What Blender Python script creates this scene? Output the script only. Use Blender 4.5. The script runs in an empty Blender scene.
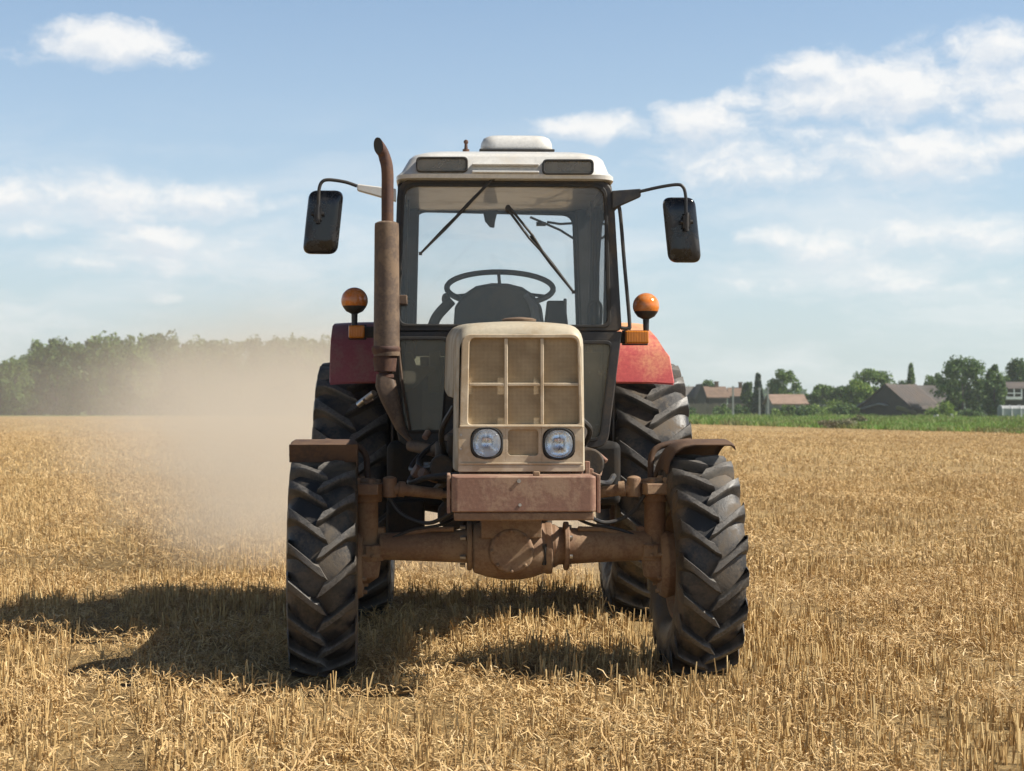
import bpy, bmesh, math, random
import numpy as np
from mathutils import Vector, Matrix, Euler

R = math.radians
PI = math.pi
C = bpy.context.scene.collection
sc = bpy.context.scene
random.seed(7)
rng = np.random.default_rng(11)

# ------------------------------------------------------------------ camera
FPX = 1708.0
CAMZ = 1.29
PITCH = math.atan(22.5 / FPX)
cam_d = bpy.data.cameras.new('camera')
cam = bpy.data.objects.new('camera', cam_d)
C.objects.link(cam)
cam.location = (0, 0, CAMZ)
cam.rotation_euler = (PI / 2 + PITCH, 0, 0)
cam_d.sensor_width = 36
cam_d.lens = 36 * FPX / 1024
cam_d.clip_end = 5000
cam_d.dof.use_dof = True
cam_d.dof.focus_distance = 8.3
cam_d.dof.aperture_fstop = 6.3
sc.camera = cam

# ------------------------------------------------------------------ light
SUN_EL, SUN_AZ = R(45), R(-7)           # azimuth measured from +X towards +Y
sdir = Vector((math.cos(SUN_EL) * math.cos(SUN_AZ), math.cos(SUN_EL) * math.sin(SUN_AZ), math.sin(SUN_EL)))
sun_d = bpy.data.lights.new('sun', 'SUN')
sun_d.energy = 5.0
sun_d.angle = R(0.5)
sun_d.color = (1.0, 0.93, 0.82)
sun = bpy.data.objects.new('sun', sun_d)
C.objects.link(sun)
sun.rotation_euler = sdir.to_track_quat('Z', 'Y').to_euler()
sun.location = (20, 0, 40)

world = bpy.data.worlds.new('World')
sc.world = world
world.use_nodes = True
SKY = 0.088
sc.view_settings.view_transform = 'Standard'
sc.view_settings.look = 'None'
sc.view_settings.gamma = 1
sc.view_settings.exposure = 0.64
sc.view_settings.use_curve_mapping = False
sc.cycles.use_denoising = True
sc.cycles.max_bounces = 8
sc.cycles.transparent_max_bounces = 24
sc.cycles.volume_bounces = 1
sc.cycles.caustics_reflective = False
sc.cycles.caustics_refractive = False
sc.cycles.volume_step_rate = 1.0


class NT:
    """tiny helper for building node trees"""
    def __init__(s, tree):
        s.t = tree
        tree.nodes.clear()

    def n(s, typ, **kw):
        nd = s.t.nodes.new(typ)
        for k, v in kw.items():
            if k.startswith('i_'):
                continue
            setattr(nd, k, v)
        return nd

    def link(s, a, b):
        s.t.links.new(a, b)

    def val(s, sock, v):
        if isinstance(v, bpy.types.NodeSocket):
            s.link(v, sock)
        elif v is not None:
            sock.default_value = v

    def math(s, op, a, b=None, c=None, clamp=False):
        nd = s.n('ShaderNodeMath', operation=op)
        nd.use_clamp = clamp
        s.val(nd.inputs[0], a)
        if b is not None: s.val(nd.inputs[1], b)
        if c is not None: s.val(nd.inputs[2], c)
        return nd.outputs[0]

    def vmath(s, op, a, b=None):
        nd = s.n('ShaderNodeVectorMath', operation=op)
        s.val(nd.inputs[0], a)
        if b is not None: s.val(nd.inputs[1], b)
        return nd.outputs['Value'] if op in ('LENGTH', 'DOT_PRODUCT') else nd.outputs['Vector']

    def xyz(s, x, y, z):
        nd = s.n('ShaderNodeCombineXYZ')
        for i, v in enumerate((x, y, z)): s.val(nd.inputs[i], v)
        return nd.outputs[0]

    def sep(s, v):
        nd = s.n('ShaderNodeSeparateXYZ')
        s.link(v, nd.inputs[0])
        return nd.outputs

    def noise(s, vec, scale, detail=4, rough=0.55, dist=0.0, out='Fac'):
        nd = s.n('ShaderNodeTexNoise')
        if vec is not None: s.link(vec, nd.inputs['Vector'])
        nd.inputs['Scale'].default_value = scale
        nd.inputs['Detail'].default_value = detail
        nd.inputs['Roughness'].default_value = rough
        nd.inputs['Distortion'].default_value = dist
        return nd.outputs[out]

    def rng(s, v, a, b, c=0.0, d=1.0, smooth=False):
        nd = s.n('ShaderNodeMapRange')
        nd.interpolation_type = 'SMOOTHSTEP' if smooth else 'LINEAR'
        nd.clamp = True
        s.val(nd.inputs['Value'], v)
        for k, x in zip(('From Min', 'From Max', 'To Min', 'To Max'), (a, b, c, d)):
            s.val(nd.inputs[k], x)
        return nd.outputs[0]

    def mix(s, f, a, b, mode='MIX'):
        nd = s.n('ShaderNodeMix', data_type='RGBA', blend_type=mode)
        s.val(nd.inputs[0], f)
        for i, v in ((6, a), (7, b)):
            if isinstance(v, (tuple, list)): v = (*v[:3], 1)
            s.val(nd.inputs[i], v)
        return nd.outputs[2]


# ------------------------------------------------------------------ sky with fair weather clouds
def build_world():
    n = NT(world.node_tree)
    out = n.n('ShaderNodeOutputWorld')
    bg = n.n('ShaderNodeBackground')
    sky = n.n('ShaderNodeTexSky', sky_type='NISHITA')
    sky.sun_disc = False
    sky.sun_elevation = SUN_EL
    sky.sun_rotation = PI / 2 - SUN_AZ
    sky.air_density = 1.0
    sky.dust_density = 1.2
    sky.ozone_density = 1.6
    tc = n.n('ShaderNodeTexCoord')
    d = n.sep(tc.outputs['Generated'])
    az = n.math('ARCTAN2', d[0], d[1])
    el = n.math('ARCSINE', d[2])
    p = n.xyz(az, el, 0.0)
    # domain warp so that outlines are ragged
    w = n.noise(p, 26, 5, 0.6, out='Color')
    w = n.vmath('SUBTRACT', w, (0.5, 0.5, 0.5))
    w = n.vmath('MULTIPLY', w, (0.035, 0.016, 0.0))
    q = n.vmath('ADD', p, w)

    # (azimuth, elevation, half width, half height, weight) in units of 1/1708 rad
    clouds = [(-398, 350, 80, 27, .95), (-350, 340, 60, 16, .6), (-465, 332, 60, 13, .42),
              (-300, 205, 62, 24, .80), (-395, 205, 110, 34, .62), (-505, 205, 60, 34, .66), (-350, 170, 60, 15, .66), (-232, 202, 36, 13, .5),
              (-480, 172, 60, 12, .45), (-410, 142, 80, 16, .45), (-330, 112, 80, 10, .35), (-330, 150, 170, 60, .30),
              (186, 281, 62, 25, .86), (84, 280, 80, 17, .80), (232, 304, 30, 14, .6),
              (370, 310, 130, 42, .98), (470, 345, 100, 26, .72), (300, 330, 55, 22, .8), (500, 300, 80, 40, .8),
              (395, 243, 100, 34, .86), (230, 240, 130, 34, .60), (500, 255, 60, 24, .7), (340, 250, 210, 70, .46),
              (262, 168, 42, 15, .72), (330, 160, 90, 24, .55), (440, 170, 110, 24, .62), (400, 120, 110, 15, .48), (250, 120, 120, 14, .35),
              (380, 140, 240, 60, .36),
              (-900, 300, 200, 70, .9), (900, 330, 230, 90, .9), (1300, 430, 260, 110, .9), (-1500, 380, 300, 120, .9)]
    S = 1 / FPX

    def field(vec):
        m = None
        for (cx, cy, rx, ry, wt) in clouds:
            v = n.vmath('SUBTRACT', vec, (cx * S, cy * S, 0))
            # flatter under side
            v = n.vmath('MULTIPLY', v, (1 / (rx * S), 1 / (ry * S), 0))
            l = n.vmath('LENGTH', v)
            g = n.rng(l, 1.55, 0.0, 0.0, wt, smooth=True)
            m = g if m is None else n.math('MAXIMUM', m, g)
        nz = n.noise(n.vmath('MULTIPLY', vec, (1.0, 1.7, 1.0)), 42, 8, 0.62)
        nz2 = n.noise(n.vmath('MULTIPLY', vec, (1.0, 1.7, 1.0)), 11, 3, 0.5)
        t = n.math('ADD', n.math('MULTIPLY', nz, 1.0), n.math('MULTIPLY', nz2, 0.5))
        t = n.math('SUBTRACT', t, 0.78)
        dd = n.math('ADD', m, n.math('MULTIPLY', t, 1.18))
        return n.math('MULTIPLY', dd, n.rng(m, 0.02, 0.22))
    d0 = field(q)
    d1 = field(n.vmath('ADD', q, (8 * S, 13 * S, 0)))
    cov = n.rng(d0, 0.12, 0.76, 0.0, 1.0, smooth=True)
    # thick cloud above a point keeps light off it
    shade = n.rng(n.math('SUBTRACT', d1, d0), -0.25, 0.22, 0.0, 1.0)
    ccol = n.mix(shade, (7.25, 7.2, 7.1), (5.6, 5.95, 6.4))
    # thin, pale moist air low over the horizon
    low = n.rng(el, 0.0, 0.30, 0.55, 0.03)
    base = n.mix(low, sky.outputs[0], (6.3, 6.45, 6.8))
    tint = n.mix(1.0, base, (0.88, 0.99, 1.06), 'MULTIPLY')
    # thin streaky veil low in the sky
    v1 = n.noise(n.vmath('MULTIPLY', q, (1.0, 4.2, 1.0)), 7.0, 6, 0.62, 0.3)
    veil = n.math('MULTIPLY', n.rng(v1, 0.38, 0.70, 0.0, 0.62, smooth=True), n.rng(el, 0.19, 0.08, 0.0, 1.0, smooth=True))
    tint = n.mix(veil, tint, (6.6, 6.75, 6.85))
    col = n.mix(n.math('MULTIPLY', cov, 0.93), tint, ccol)
    # deep blue, darker sky high overhead
    zen = n.rng(el, 0.26, 0.65, 1.0, 0.26, smooth=True)
    col = n.mix(1.0, col, n.xyz(zen, zen, zen), 'MULTIPLY')
    n.link(col, bg.inputs['Color'])
    bg.inputs['Strength'].default_value = SKY
    n.link(bg.outputs[0], out.inputs['Surface'])


build_world()


# ------------------------------------------------------------------ materials
def new_mat(name):
    m = bpy.data.materials.new(name)
    m.use_nodes = True
    return m, NT(m.node_tree)


def surf(name, col, rough=0.5, metal=0.0, dirt=None, amt=0.5, scale=6.0, fine=60.0, bump=0.15, var=0.12, spec=0.5, coat=0.0, lo=0.42, hi=0.62):
    """painted / bare surface with uneven tone, patches of dirt or rust and a slightly uneven gloss"""
    m, n = new_mat(name)
    out = n.n('ShaderNodeOutputMaterial')
    b = n.n('ShaderNodeBsdfPrincipled')
    tc = n.n('ShaderNodeTexCoord').outputs['Object']
    big = n.noise(tc, scale, 6, 0.62, 0.3)
    sm = n.noise(tc, fine, 4, 0.65)
    dark = tuple(c * (1 - var) for c in col)
    lite = tuple(min(1, c * (1 + var)) for c in col)
    c = n.mix(n.rng(sm, 0.3, 0.7), dark, lite)
    f = n.rng(n.math('ADD', big, n.math('MULTIPLY', n.math('SUBTRACT', sm, 0.5), 0.35)), lo, hi, 0.0, amt, smooth=True)
    if dirt is not None:
        c = n.mix(f, c, dirt)
    n.link(c, b.inputs['Base Color'])
    n.link(n.rng(f, 0.0, max(amt, 0.01), rough, min(1.0, rough + 0.35)), b.inputs['Roughness'])
    b.inputs['Metallic'].default_value = metal
    b.inputs['Specular IOR Level'].default_value = spec
    b.inputs['Coat Weight'].default_value = coat
    if bump:
        bp = n.n('ShaderNodeBump')
        bp.inputs['Strength'].default_value = bump
        bp.inputs['Distance'].default_value = 0.004
        n.link(n.math('ADD', sm, big), bp.inputs['Height'])
        n.link(bp.outputs[0], b.inputs['Normal'])
    n.link(b.outputs[0], out.inputs['Surface'])
    return m


def glass_mat(name, tint, dust, dust_amt, rough=0.02, refl=1.0):
    m, n = new_mat(name)
    out = n.n('ShaderNodeOutputMaterial')
    tr = n.n('ShaderNodeBsdfTransparent')
    tr.inputs[0].default_value = (*tint, 1)
    gl = n.n('ShaderNodeBsdfGlossy')
    gl.inputs['Roughness'].default_value = rough
    fr = n.n('ShaderNodeFresnel')
    fr.inputs[0].default_value = 1.45
    mx = n.n('ShaderNodeMixShader')
    n.link(n.math('MULTIPLY', fr.outputs[0], refl), mx.inputs[0])
    n.link(tr.outputs[0], mx.inputs[1])
    n.link(gl.outputs[0], mx.inputs[2])
    df = n.n('ShaderNodeBsdfDiffuse')
    df.inputs[0].default_value = (*dust, 1)  # real dust on cab glass, painted glare on the headlight lens
    tc = n.n('ShaderNodeTexCoord').outputs['Object']
    f = n.rng(n.noise(tc, 3.0, 6, 0.65, 0.5), 0.3, 0.75, dust_amt * 0.4, dust_amt)
    m2 = n.n('ShaderNodeMixShader')
    n.link(f, m2.inputs[0])
    n.link(mx.outputs[0], m2.inputs[1])
    n.link(df.outputs[0], m2.inputs[2])
    n.link(m2.outputs[0], out.inputs['Surface'])
    return m


def leafy(name, cols, rough=0.6, trans=0.25, patch=None):
    """leaf / straw material: every separate leaf gets its own tone"""
    m, n = new_mat(name)
    out = n.n('ShaderNodeOutputMaterial')
    b = n.n('ShaderNodeBsdfPrincipled')
    geo = n.n('ShaderNodeNewGeometry')
    cr = n.n('ShaderNodeValToRGB')
    n.link(geo.outputs['Random Per Island'], cr.inputs[0])
    e = cr.color_ramp.elements
    for i, (p, c) in enumerate(cols):
        el = e[i] if i < 2 else e.new(p)
        el.position = p
        el.color = (*c, 1)
    col = cr.outputs[0]
    if patch:
        pn = n.noise(n.vmath('MULTIPLY', geo.outputs['Position'], (0.09, 0.22, 0.0)), 1.0, 4, 0.55)
        col = n.mix(n.rng(pn, 0.44, 0.60, 0.0, 0.8), col, patch)
    n.link(col, b.inputs['Base Color'])
    b.inputs['Roughness'].default_value = rough
    b.inputs['Specular IOR Level'].default_value = 0.25
    if trans:
        tl = n.n('ShaderNodeBsdfTranslucent')
        n.link(n.mix(1.0, col, (1.0, 1.0, 0.7), 'MULTIPLY'), tl.inputs[0])
        mx = n.n('ShaderNodeMixShader')
        mx.inputs[0].default_value = trans
        n.link(b.outputs[0], mx.inputs[1])
        n.link(tl.outputs[0], mx.inputs[2])
        n.link(mx.outputs[0], out.inputs['Surface'])
    else:
        n.link(b.outputs[0], out.inputs['Surface'])
    return m


DUST = (0.36, 0.27, 0.18)
M = {}
M['cream'] = surf('cream_paint', (0.4600, 0.4048, 0.3069), 0.5, dirt=(0.3128, 0.2300, 0.1395), amt=0.6, scale=5, bump=0.1)
M['cream_front'] = surf('dusty_cream_paint', (0.54, 0.45, 0.325), 0.55, dirt=(0.36, 0.26, 0.155), amt=0.6, scale=9, bump=0.12)
M['white'] = surf('white_paint', (0.6192, 0.6106, 0.5829), 0.35, dirt=(0.4300, 0.3698, 0.2871), amt=0.45, scale=5, lo=.48, hi=.72, bump=0.05, coat=0.3)
M['rust'] = surf('rust_brown_paint', (0.245, 0.132, 0.092), 0.58, dirt=(0.37, 0.255, 0.175), amt=0.75, scale=7, bump=0.25)
M['axle'] = surf('dusty_axle_paint', (0.2160, 0.1260, 0.0725), 0.65, dirt=(0.3312, 0.2304, 0.1443), amt=0.8, scale=6, bump=0.35)
M['fender_front'] = surf('brown_fender_paint', (0.065, 0.036, 0.024), 0.65, dirt=(0.16, 0.095, 0.055), amt=0.6, scale=6, bump=0.2)
M['maroon'] = surf('faded_maroon_paint', (0.30, 0.075, 0.085), 0.5, dirt=(0.30, 0.18, 0.16), amt=0.55, scale=5, bump=0.1)
M['red'] = surf('faded_red_paint', (0.55, 0.095, 0.095), 0.45, dirt=(0.72, 0.38, 0.18), amt=0.85, scale=2.6, bump=0.1, lo=.34, hi=.66)
M['exhaust'] = surf('rusty_exhaust_steel', (0.1040, 0.0686, 0.0471), 0.6, dirt=(0.2240, 0.1560, 0.1026), amt=0.7, scale=8, bump=0.3)
M['pipe_rust'] = surf('brown_rusted_pipe', (0.0756, 0.0360, 0.0264), 0.7, dirt=(0.1584, 0.0900, 0.0560), amt=0.6, scale=14, bump=0.3)
M['black'] = surf('black_plastic', (0.018, 0.018, 0.02), 0.45, dirt=(0.10, 0.085, 0.065), amt=0.35, scale=7, bump=0.05)
M['black_gloss'] = surf('black_gloss_plastic', (0.010, 0.010, 0.012), 0.09, dirt=(0.07, 0.062, 0.055), amt=0.25, scale=7, bump=0.03)
M['black_rubber'] = surf('black_rubber_seal', (0.022, 0.022, 0.022), 0.7, dirt=(0.12, 0.10, 0.08), amt=0.3, scale=9, bump=0.05)
M['cab_dark'] = surf('dark_cab_paint', (0.028, 0.028, 0.030), 0.5, dirt=(0.13, 0.10, 0.07), amt=0.5, scale=5, bump=0.08)
M['lining'] = surf('grey_cab_lining', (0.075, 0.074, 0.072), 0.85, dirt=(0.055, 0.052, 0.048), amt=0.5, scale=6, bump=0.1)
M['engine'] = surf('oily_engine_iron', (0.035, 0.030, 0.026), 0.6, dirt=(0.12, 0.085, 0.055), amt=0.6, scale=8, bump=0.4)
M['grime'] = surf('black_oily_sheet', (0.016, 0.015, 0.014), 0.7, dirt=(0.05, 0.038, 0.028), amt=0.6, scale=6, bump=0.2, spec=.25)
M['steel'] = surf('bright_worn_steel', (0.55, 0.54, 0.52), 0.35, metal=1.0, dirt=(0.25, 0.18, 0.12), amt=0.5, scale=9, bump=0.1)
M['chrome'] = surf('reflector_chrome', (0.97, 0.98, 0.99), 0.10, metal=1.0, bump=0.0, var=0.02)
M['orange'] = surf('orange_lens', (0.66, 0.19, 0.03), 0.14, dirt=(0.42, 0.24, 0.12), amt=0.4, scale=20, bump=0.02, coat=0.5)
def amber():
    m, n = new_mat('amber_lamp_plastic')
    out = n.n('ShaderNodeOutputMaterial')
    b = n.n('ShaderNodeBsdfPrincipled')
    tc = n.n('ShaderNodeTexCoord').outputs['Object']
    s_ = n.sep(tc)
    rib = n.math('SINE', n.math('MULTIPLY', s_[0], 700))
    b.inputs['Base Color'].default_value = (0.95, 0.30, 0.02, 1)
    b.inputs['Roughness'].default_value = 0.12
    b.inputs['Transmission Weight'].default_value = 0.45
    b.inputs['IOR'].default_value = 1.45
    bp = n.n('ShaderNodeBump')
    bp.inputs['Strength'].default_value = 0.4
    bp.inputs['Distance'].default_value = 0.002
    n.link(rib, bp.inputs['Height'])
    n.link(bp.outputs[0], b.inputs['Normal'])
    n.link(b.outputs[0], out.inputs['Surface'])
    return m


M['amber'] = amber()
M['lens'] = glass_mat('clear_lens_glass', (0.93, 0.96, 1.0), (0.88, 0.90, 0.93), 0.14, 0.03, 1.4)  # pale diffuse share paints sky glare into the headlight glass
M['lamp_lens'] = glass_mat('dusty_lamp_glass', (0.85, 0.85, 0.82), (0.42, 0.39, 0.33), 0.75, 0.1)
M['glass'] = glass_mat('cab_glass', (0.982, 0.985, 0.985), (0.52, 0.48, 0.42), 0.035, 0.01)
M['glass_dusty'] = glass_mat('dusty_cab_glass', (0.80, 0.83, 0.76), (0.42, 0.385, 0.30), 0.52, 0.05)
M['seat'] = surf('blue_grey_seat_cloth', (0.15, 0.165, 0.18), 0.9, dirt=(0.22, 0.21, 0.19), amt=0.5, scale=9, bump=0.2)
M['tan_panel'] = surf('tan_cab_panel', (0.44, 0.38, 0.27), 0.8, dirt=(0.28, 0.24, 0.17), amt=0.6, scale=6, bump=0.1)
M['dash'] = surf('dark_dash_plastic', (0.045, 0.05, 0.055), 0.6, dirt=(0.14, 0.13, 0.11), amt=0.4, scale=8)


def mesh_grille():
    m, n = new_mat('woven_grille_mesh')
    out = n.n('ShaderNodeOutputMaterial')
    b = n.n('ShaderNodeBsdfPrincipled')
    tc = n.n('ShaderNodeTexCoord').outputs['Object']
    s = n.sep(tc)
    a = n.math('ABSOLUTE', n.math('SINE', n.math('MULTIPLY', s[0], 520)))
    c = n.math('ABSOLUTE', n.math('SINE', n.math('MULTIPLY', s[2], 520)))
    wire = n.math('MAXIMUM', a, c)
    big = n.noise(tc, 7, 6, 0.65, 0.6)
    stain = n.noise(n.vmath('MULTIPLY', tc, (1.6, 1.0, 2.0)), 5, 5, 0.6)
    base = n.mix(n.rng(big, 0.3, 0.7), (0.35, 0.265, 0.16), (0.53, 0.415, 0.265))
    base = n.mix(n.rng(stain, 0.52, 0.72, 0, 0.22), base, (0.12, 0.08, 0.045))
    col = n.mix(n.rng(wire, 0.55, 0.9, 0.42, 1.0), (0.06, 0.042, 0.026), base)
    n.link(col, b.inputs['Base Color'])
    b.inputs['Roughness'].default_value = 0.85
    bp = n.n('ShaderNodeBump')
    bp.inputs['Strength'].default_value = 0.5
    bp.inputs['Distance'].default_value = 0.003
    n.link(wire, bp.inputs['Height'])
    n.link(bp.outputs[0], b.inputs['Normal'])
    n.link(b.outputs[0], out.inputs['Surface'])
    return m


M['grille'] = mesh_grille()


def tyre_mat(name, Rad):
    m, n = new_mat(name)
    out = n.n('ShaderNodeOutputMaterial')
    b = n.n('ShaderNodeBsdfPrincipled')
    tc = n.n('ShaderNodeTexCoord').outputs['Object']
    big = n.noise(tc, 7, 6, 0.62, 0.4)
    sm = n.noise(tc, 70, 5, 0.72)
    p = n.sep(tc)
    r = n.math('SQRT', n.math('ADD', n.math('MULTIPLY', p[1], p[1]), n.math('MULTIPLY', p[2], p[2])))
    f = n.rng(n.math('ADD', big, n.math('MULTIPLY', sm, 0.3)), 0.54, 0.86, 0.04, 0.60, smooth=True)
    c = n.mix(f, (0.016, 0.017, 0.020), (0.150, 0.130, 0.104))
    # lug faces scuffed grey plus painted sunlight; soil caked in grooves and flanks
    worn = n.math('MULTIPLY', n.rng(r, Rad - .022, Rad - .004), n.rng(sm, 0.36, 0.62, 0.25, 0.95))
    c = n.mix(worn, c, (0.135, 0.126, 0.115))
    soil = n.math('MULTIPLY', n.rng(r, Rad - .030, Rad - .055), n.rng(n.math('ADD', big, n.math('MULTIPLY', sm, 0.4)), 0.64, 0.86, 0.02, 0.65))
    c = n.mix(soil, c, (0.150, 0.108, 0.068))
    n.link(c, b.inputs['Base Color'])
    n.link(n.rng(n.math('MAXIMUM', f, soil), 0.1, 0.6, 0.44, 0.9), b.inputs['Roughness'])
    bp = n.n('ShaderNodeBump')
    bp.inputs['Strength'].default_value = 0.35
    bp.inputs['Distance'].default_value = 0.005
    n.link(n.math('ADD', sm, big), bp.inputs['Height'])
    n.link(bp.outputs[0], b.inputs['Normal'])
    n.link(b.outputs[0], out.inputs['Surface'])
    return m


M['tyre_front'] = tyre_mat('dusty_front_tyre_rubber', .535)
M['tyre_rear'] = tyre_mat('dusty_rear_tyre_rubber', .795)
M['rim'] = surf('dusty_wheel_rim', (0.25, 0.135, 0.075), 0.65, dirt=(0.33, 0.24, 0.15), amt=0.7, scale=8, bump=0.2)


# ------------------------------------------------------------------ mesh builder
class MB:
    def __init__(s):
        s.bm = bmesh.new()

    def v(s, p):
        return s.bm.verts.new(p)

    def f(s, vs):
        try:
            return s.bm.faces.new(vs)
        except ValueError:
            return None

    def box(s, c, size, rot=None, taper=1.0):
        hx, hy, hz = (x / 2 for x in size)
        mt = Euler(rot).to_matrix() if rot else Matrix.Identity(3)
        vs = []
        for sx, sy, sz in ((-1, -1, -1), (1, -1, -1), (1, 1, -1), (-1, 1, -1), (-1, -1, 1), (1, -1, 1), (1, 1, 1), (-1, 1, 1)):
            k = taper if sz > 0 else 1
            vs.append(s.v(Vector(c) + mt @ Vector((sx * hx * k, sy * hy * k, sz * hz))))
        for q in ((0, 3, 2, 1), (4, 5, 6, 7), (0, 1, 5, 4), (1, 2, 6, 5), (2, 3, 7, 6), (3, 0, 4, 7)):
            s.f([vs[i] for i in q])
        return s

    def loft(s, loops, cap0=True, cap1=True, closed=True):
        L = [[s.v(p) for p in lp] for lp in loops]
        n = len(L[0])
        for a, b in zip(L, L[1:]):
            for i in range(n if closed else n - 1):
                j = (i + 1) % n
                s.f([a[i], a[j], b[j], b[i]])
        if cap0: s.f(list(reversed(L[0])))
        if cap1: s.f(L[-1])
        return s

    def cyl(s, p0, p1, r0, r1=None, n=18, caps=True):
        r1 = r0 if r1 is None else r1
        p0, p1 = Vector(p0), Vector(p1)
        ax = (p1 - p0).normalized()
        u = ax.orthogonal().normalized()
        w = ax.cross(u)
        lp = []
        for p, r in ((p0, r0), (p1, r1)):
            lp.append([p + (u * math.cos(2 * PI * i / n) + w * math.sin(2 * PI * i / n)) * r for i in range(n)])
        return s.loft(lp, caps, caps)

    def lathe(s, prof, o=(0, 0, 0), ax=(0, 0, 1), n=24, cap0=True, cap1=True):
        """prof: (distance along axis, radius)"""
        o, ax = Vector(o), Vector(ax).normalized()
        u = ax.orthogonal().normalized()
        w = ax.cross(u)
        lp = [[o + ax * a + (u * math.cos(2 * PI * i / n) + w * math.sin(2 * PI * i / n)) * max(r, 1e-4) for i in range(n)] for a, r in prof]
        return s.loft(lp, cap0, cap1)

    def tube(s, pts, r, n=10, closed=False):
        P = [Vector(p) for p in pts]
        rs = r if isinstance(r, (list, tuple)) else [r] * len(P)
        loops = []
        u = None
        m = len(P)
        for i, p in enumerate(P):
            if closed:
                t = (P[(i + 1) % m] - P[i - 1]).normalized()
            else:
                t = (P[min(i + 1, m - 1)] - P[max(i - 1, 0)]).normalized()
            u = t.orthogonal().normalized() if u is None else (u - t * u.dot(t)).normalized()
            w = t.cross(u)
            loops.append([p + (u * math.cos(2 * PI * k / n) + w * math.sin(2 * PI * k / n)) * rs[i] for k in range(n)])
        if closed:
            loops.append(loops[0])
            s.loft(loops, False, False)
            bmesh.ops.remove_doubles(s.bm, verts=s.bm.verts, dist=1e-6)
            return s
        return s.loft(loops)

    def ring(s, outer, inner, vec):
        vec = Vector(vec)
        n = len(outer)
        A = [s.v(Vector(p)) for p in outer]
        B = [s.v(Vector(p)) for p in inner]
        A2 = [s.v(Vector(p) + vec) for p in outer]
        B2 = [s.v(Vector(p) + vec) for p in inner]
        for i in range(n):
            j = (i + 1) % n
            s.f([A[i], A[j], B[j], B[i]])
            s.f([A2[j], A2[i], B2[i], B2[j]])
            s.f([A[j], A[i], A2[i], A2[j]])
            s.f([B[i], B[j], B2[j], B2[i]])
        return s

    def plate(s, poly, vec):
        vec = Vector(vec)
        return s.loft([[Vector(p) for p in poly], [Vector(p) + vec for p in poly]])

    def ball(s, c, r, nu=20, nv=12, z0=-1.0, z1=1.0):
        rx, ry, rz = (r, r, r) if not isinstance(r, (tuple, list)) else r
        lp = []
        for i in range(nv + 1):
            t = math.asin(z0) + (math.asin(z1) - math.asin(z0)) * i / nv
            k = max(math.cos(t), 1e-3)
            lp.append([(c[0] + rx * k * math.cos(2 * PI * j / nu), c[1] + ry * k * math.sin(2 * PI * j / nu), c[2] + rz * math.sin(t)) for j in range(nu)])
        return s.loft(lp)

    def build(s, name, mat, parent=None, bevel=0.0, angle=38, seg=2, label=None, weighted=True):
        bmesh.ops.recalc_face_normals(s.bm, faces=s.bm.faces)
        me = bpy.data.meshes.new(name)
        s.bm.to_mesh(me)
        s.bm.free()
        me.materials.append(M[mat] if isinstance(mat, str) else mat)
        me.polygons.foreach_set('use_smooth', [True] * len(me.polygons))
        try:
            me.set_sharp_from_angle(angle=R(angle))
        except Exception:
            pass
        o = bpy.data.objects.new(name, me)
        C.objects.link(o)
        if parent: o.parent = parent
        if bevel:
            b = o.modifiers.new('bevel', 'BEVEL')
            b.width = bevel
            b.segments = seg
            b.limit_method = 'ANGLE'
            b.angle_limit = R(40)
        if weighted:
            wn = o.modifiers.new('weighted', 'WEIGHTED_NORMAL')
            wn.keep_sharp = True
        if label: o['label'] = label
        return o


def build_each(b, name, mat, parent, **kw):
    """every loose piece becomes an object of its own"""
    bm = b.bm
    bm.verts.ensure_lookup_table()
    left = set(bm.verts)
    while left:
        st = [left.pop()]
        isl = set(st)
        while st:
            v = st.pop()
            for e in v.link_edges:
                w = e.other_vert(v)
                if w not in isl:
                    isl.add(w); left.discard(w); st.append(w)
        nb = MB()
        mp = {v: nb.v(v.co) for v in isl}
        done = set()
        for v in isl:
            for f in v.link_faces:
                if f not in done:
                    done.add(f)
                    nb.f([mp[q] for q in f.verts])
        nb.build(name, mat, parent, **kw)
    bm.free()


def rpoly(pts, r, n=5):
    """2-D polygon with rounded corners, n + 1 points per corner"""
    out = []
    m = len(pts)
    rs = r if isinstance(r, (list, tuple)) else [r] * m
    for i in range(m):
        p = Vector(pts[i]); a = Vector(pts[i - 1]); b = Vector(pts[(i + 1) % m])
        u = (a - p); v = (b - p)
        k = min(rs[i], u.length * 0.48, v.length * 0.48)
        u.normalize(); v.normalize()
        A = p + u * k
        B = p + v * k
        for j in range(n + 1):
            t = j / n
            out.append(tuple(A * (1 - t) ** 2 + p * 2 * t * (1 - t) + B * t * t))
    return out


def smooth_path(pts, n=6):
    """Catmull-Rom through points"""
    P = [Vector(p) for p in pts]
    P = [P[0] * 2 - P[1]] + P + [P[-1] * 2 - P[-2]]
    out = []
    for i in range(1, len(P) - 2):
        for j in range(n):
            t = j / n
            a, b, c, d = P[i - 1], P[i], P[i + 1], P[i + 2]
            out.append(0.5 * ((2 * b) + (c - a) * t + (2 * a - 5 * b + 4 * c - d) * t * t + (3 * b - a - 3 * c + d) * t ** 3))
    out.append(P[-2])
    return out


def tag(o, label=None, cat=None, group=None, kind=None):
    if label: o['label'] = label
    if cat: o['category'] = cat
    if group: o['group'] = group
    if kind: o['kind'] = kind
    return o


def empty(name, loc=(0, 0, 0), rz=0.0):
    o = bpy.data.objects.new(name, None)
    o.empty_display_size = 0.3
    C.objects.link(o)
    o.location = loc
    o.rotation_euler = (0, 0, rz)
    return o


def copy_tree(o, parent=None):
    c = o.copy()
    C.objects.link(c)
    if parent: c.parent = parent
    for ch in list(o.children):
        copy_tree(ch, c)
    return c


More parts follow.
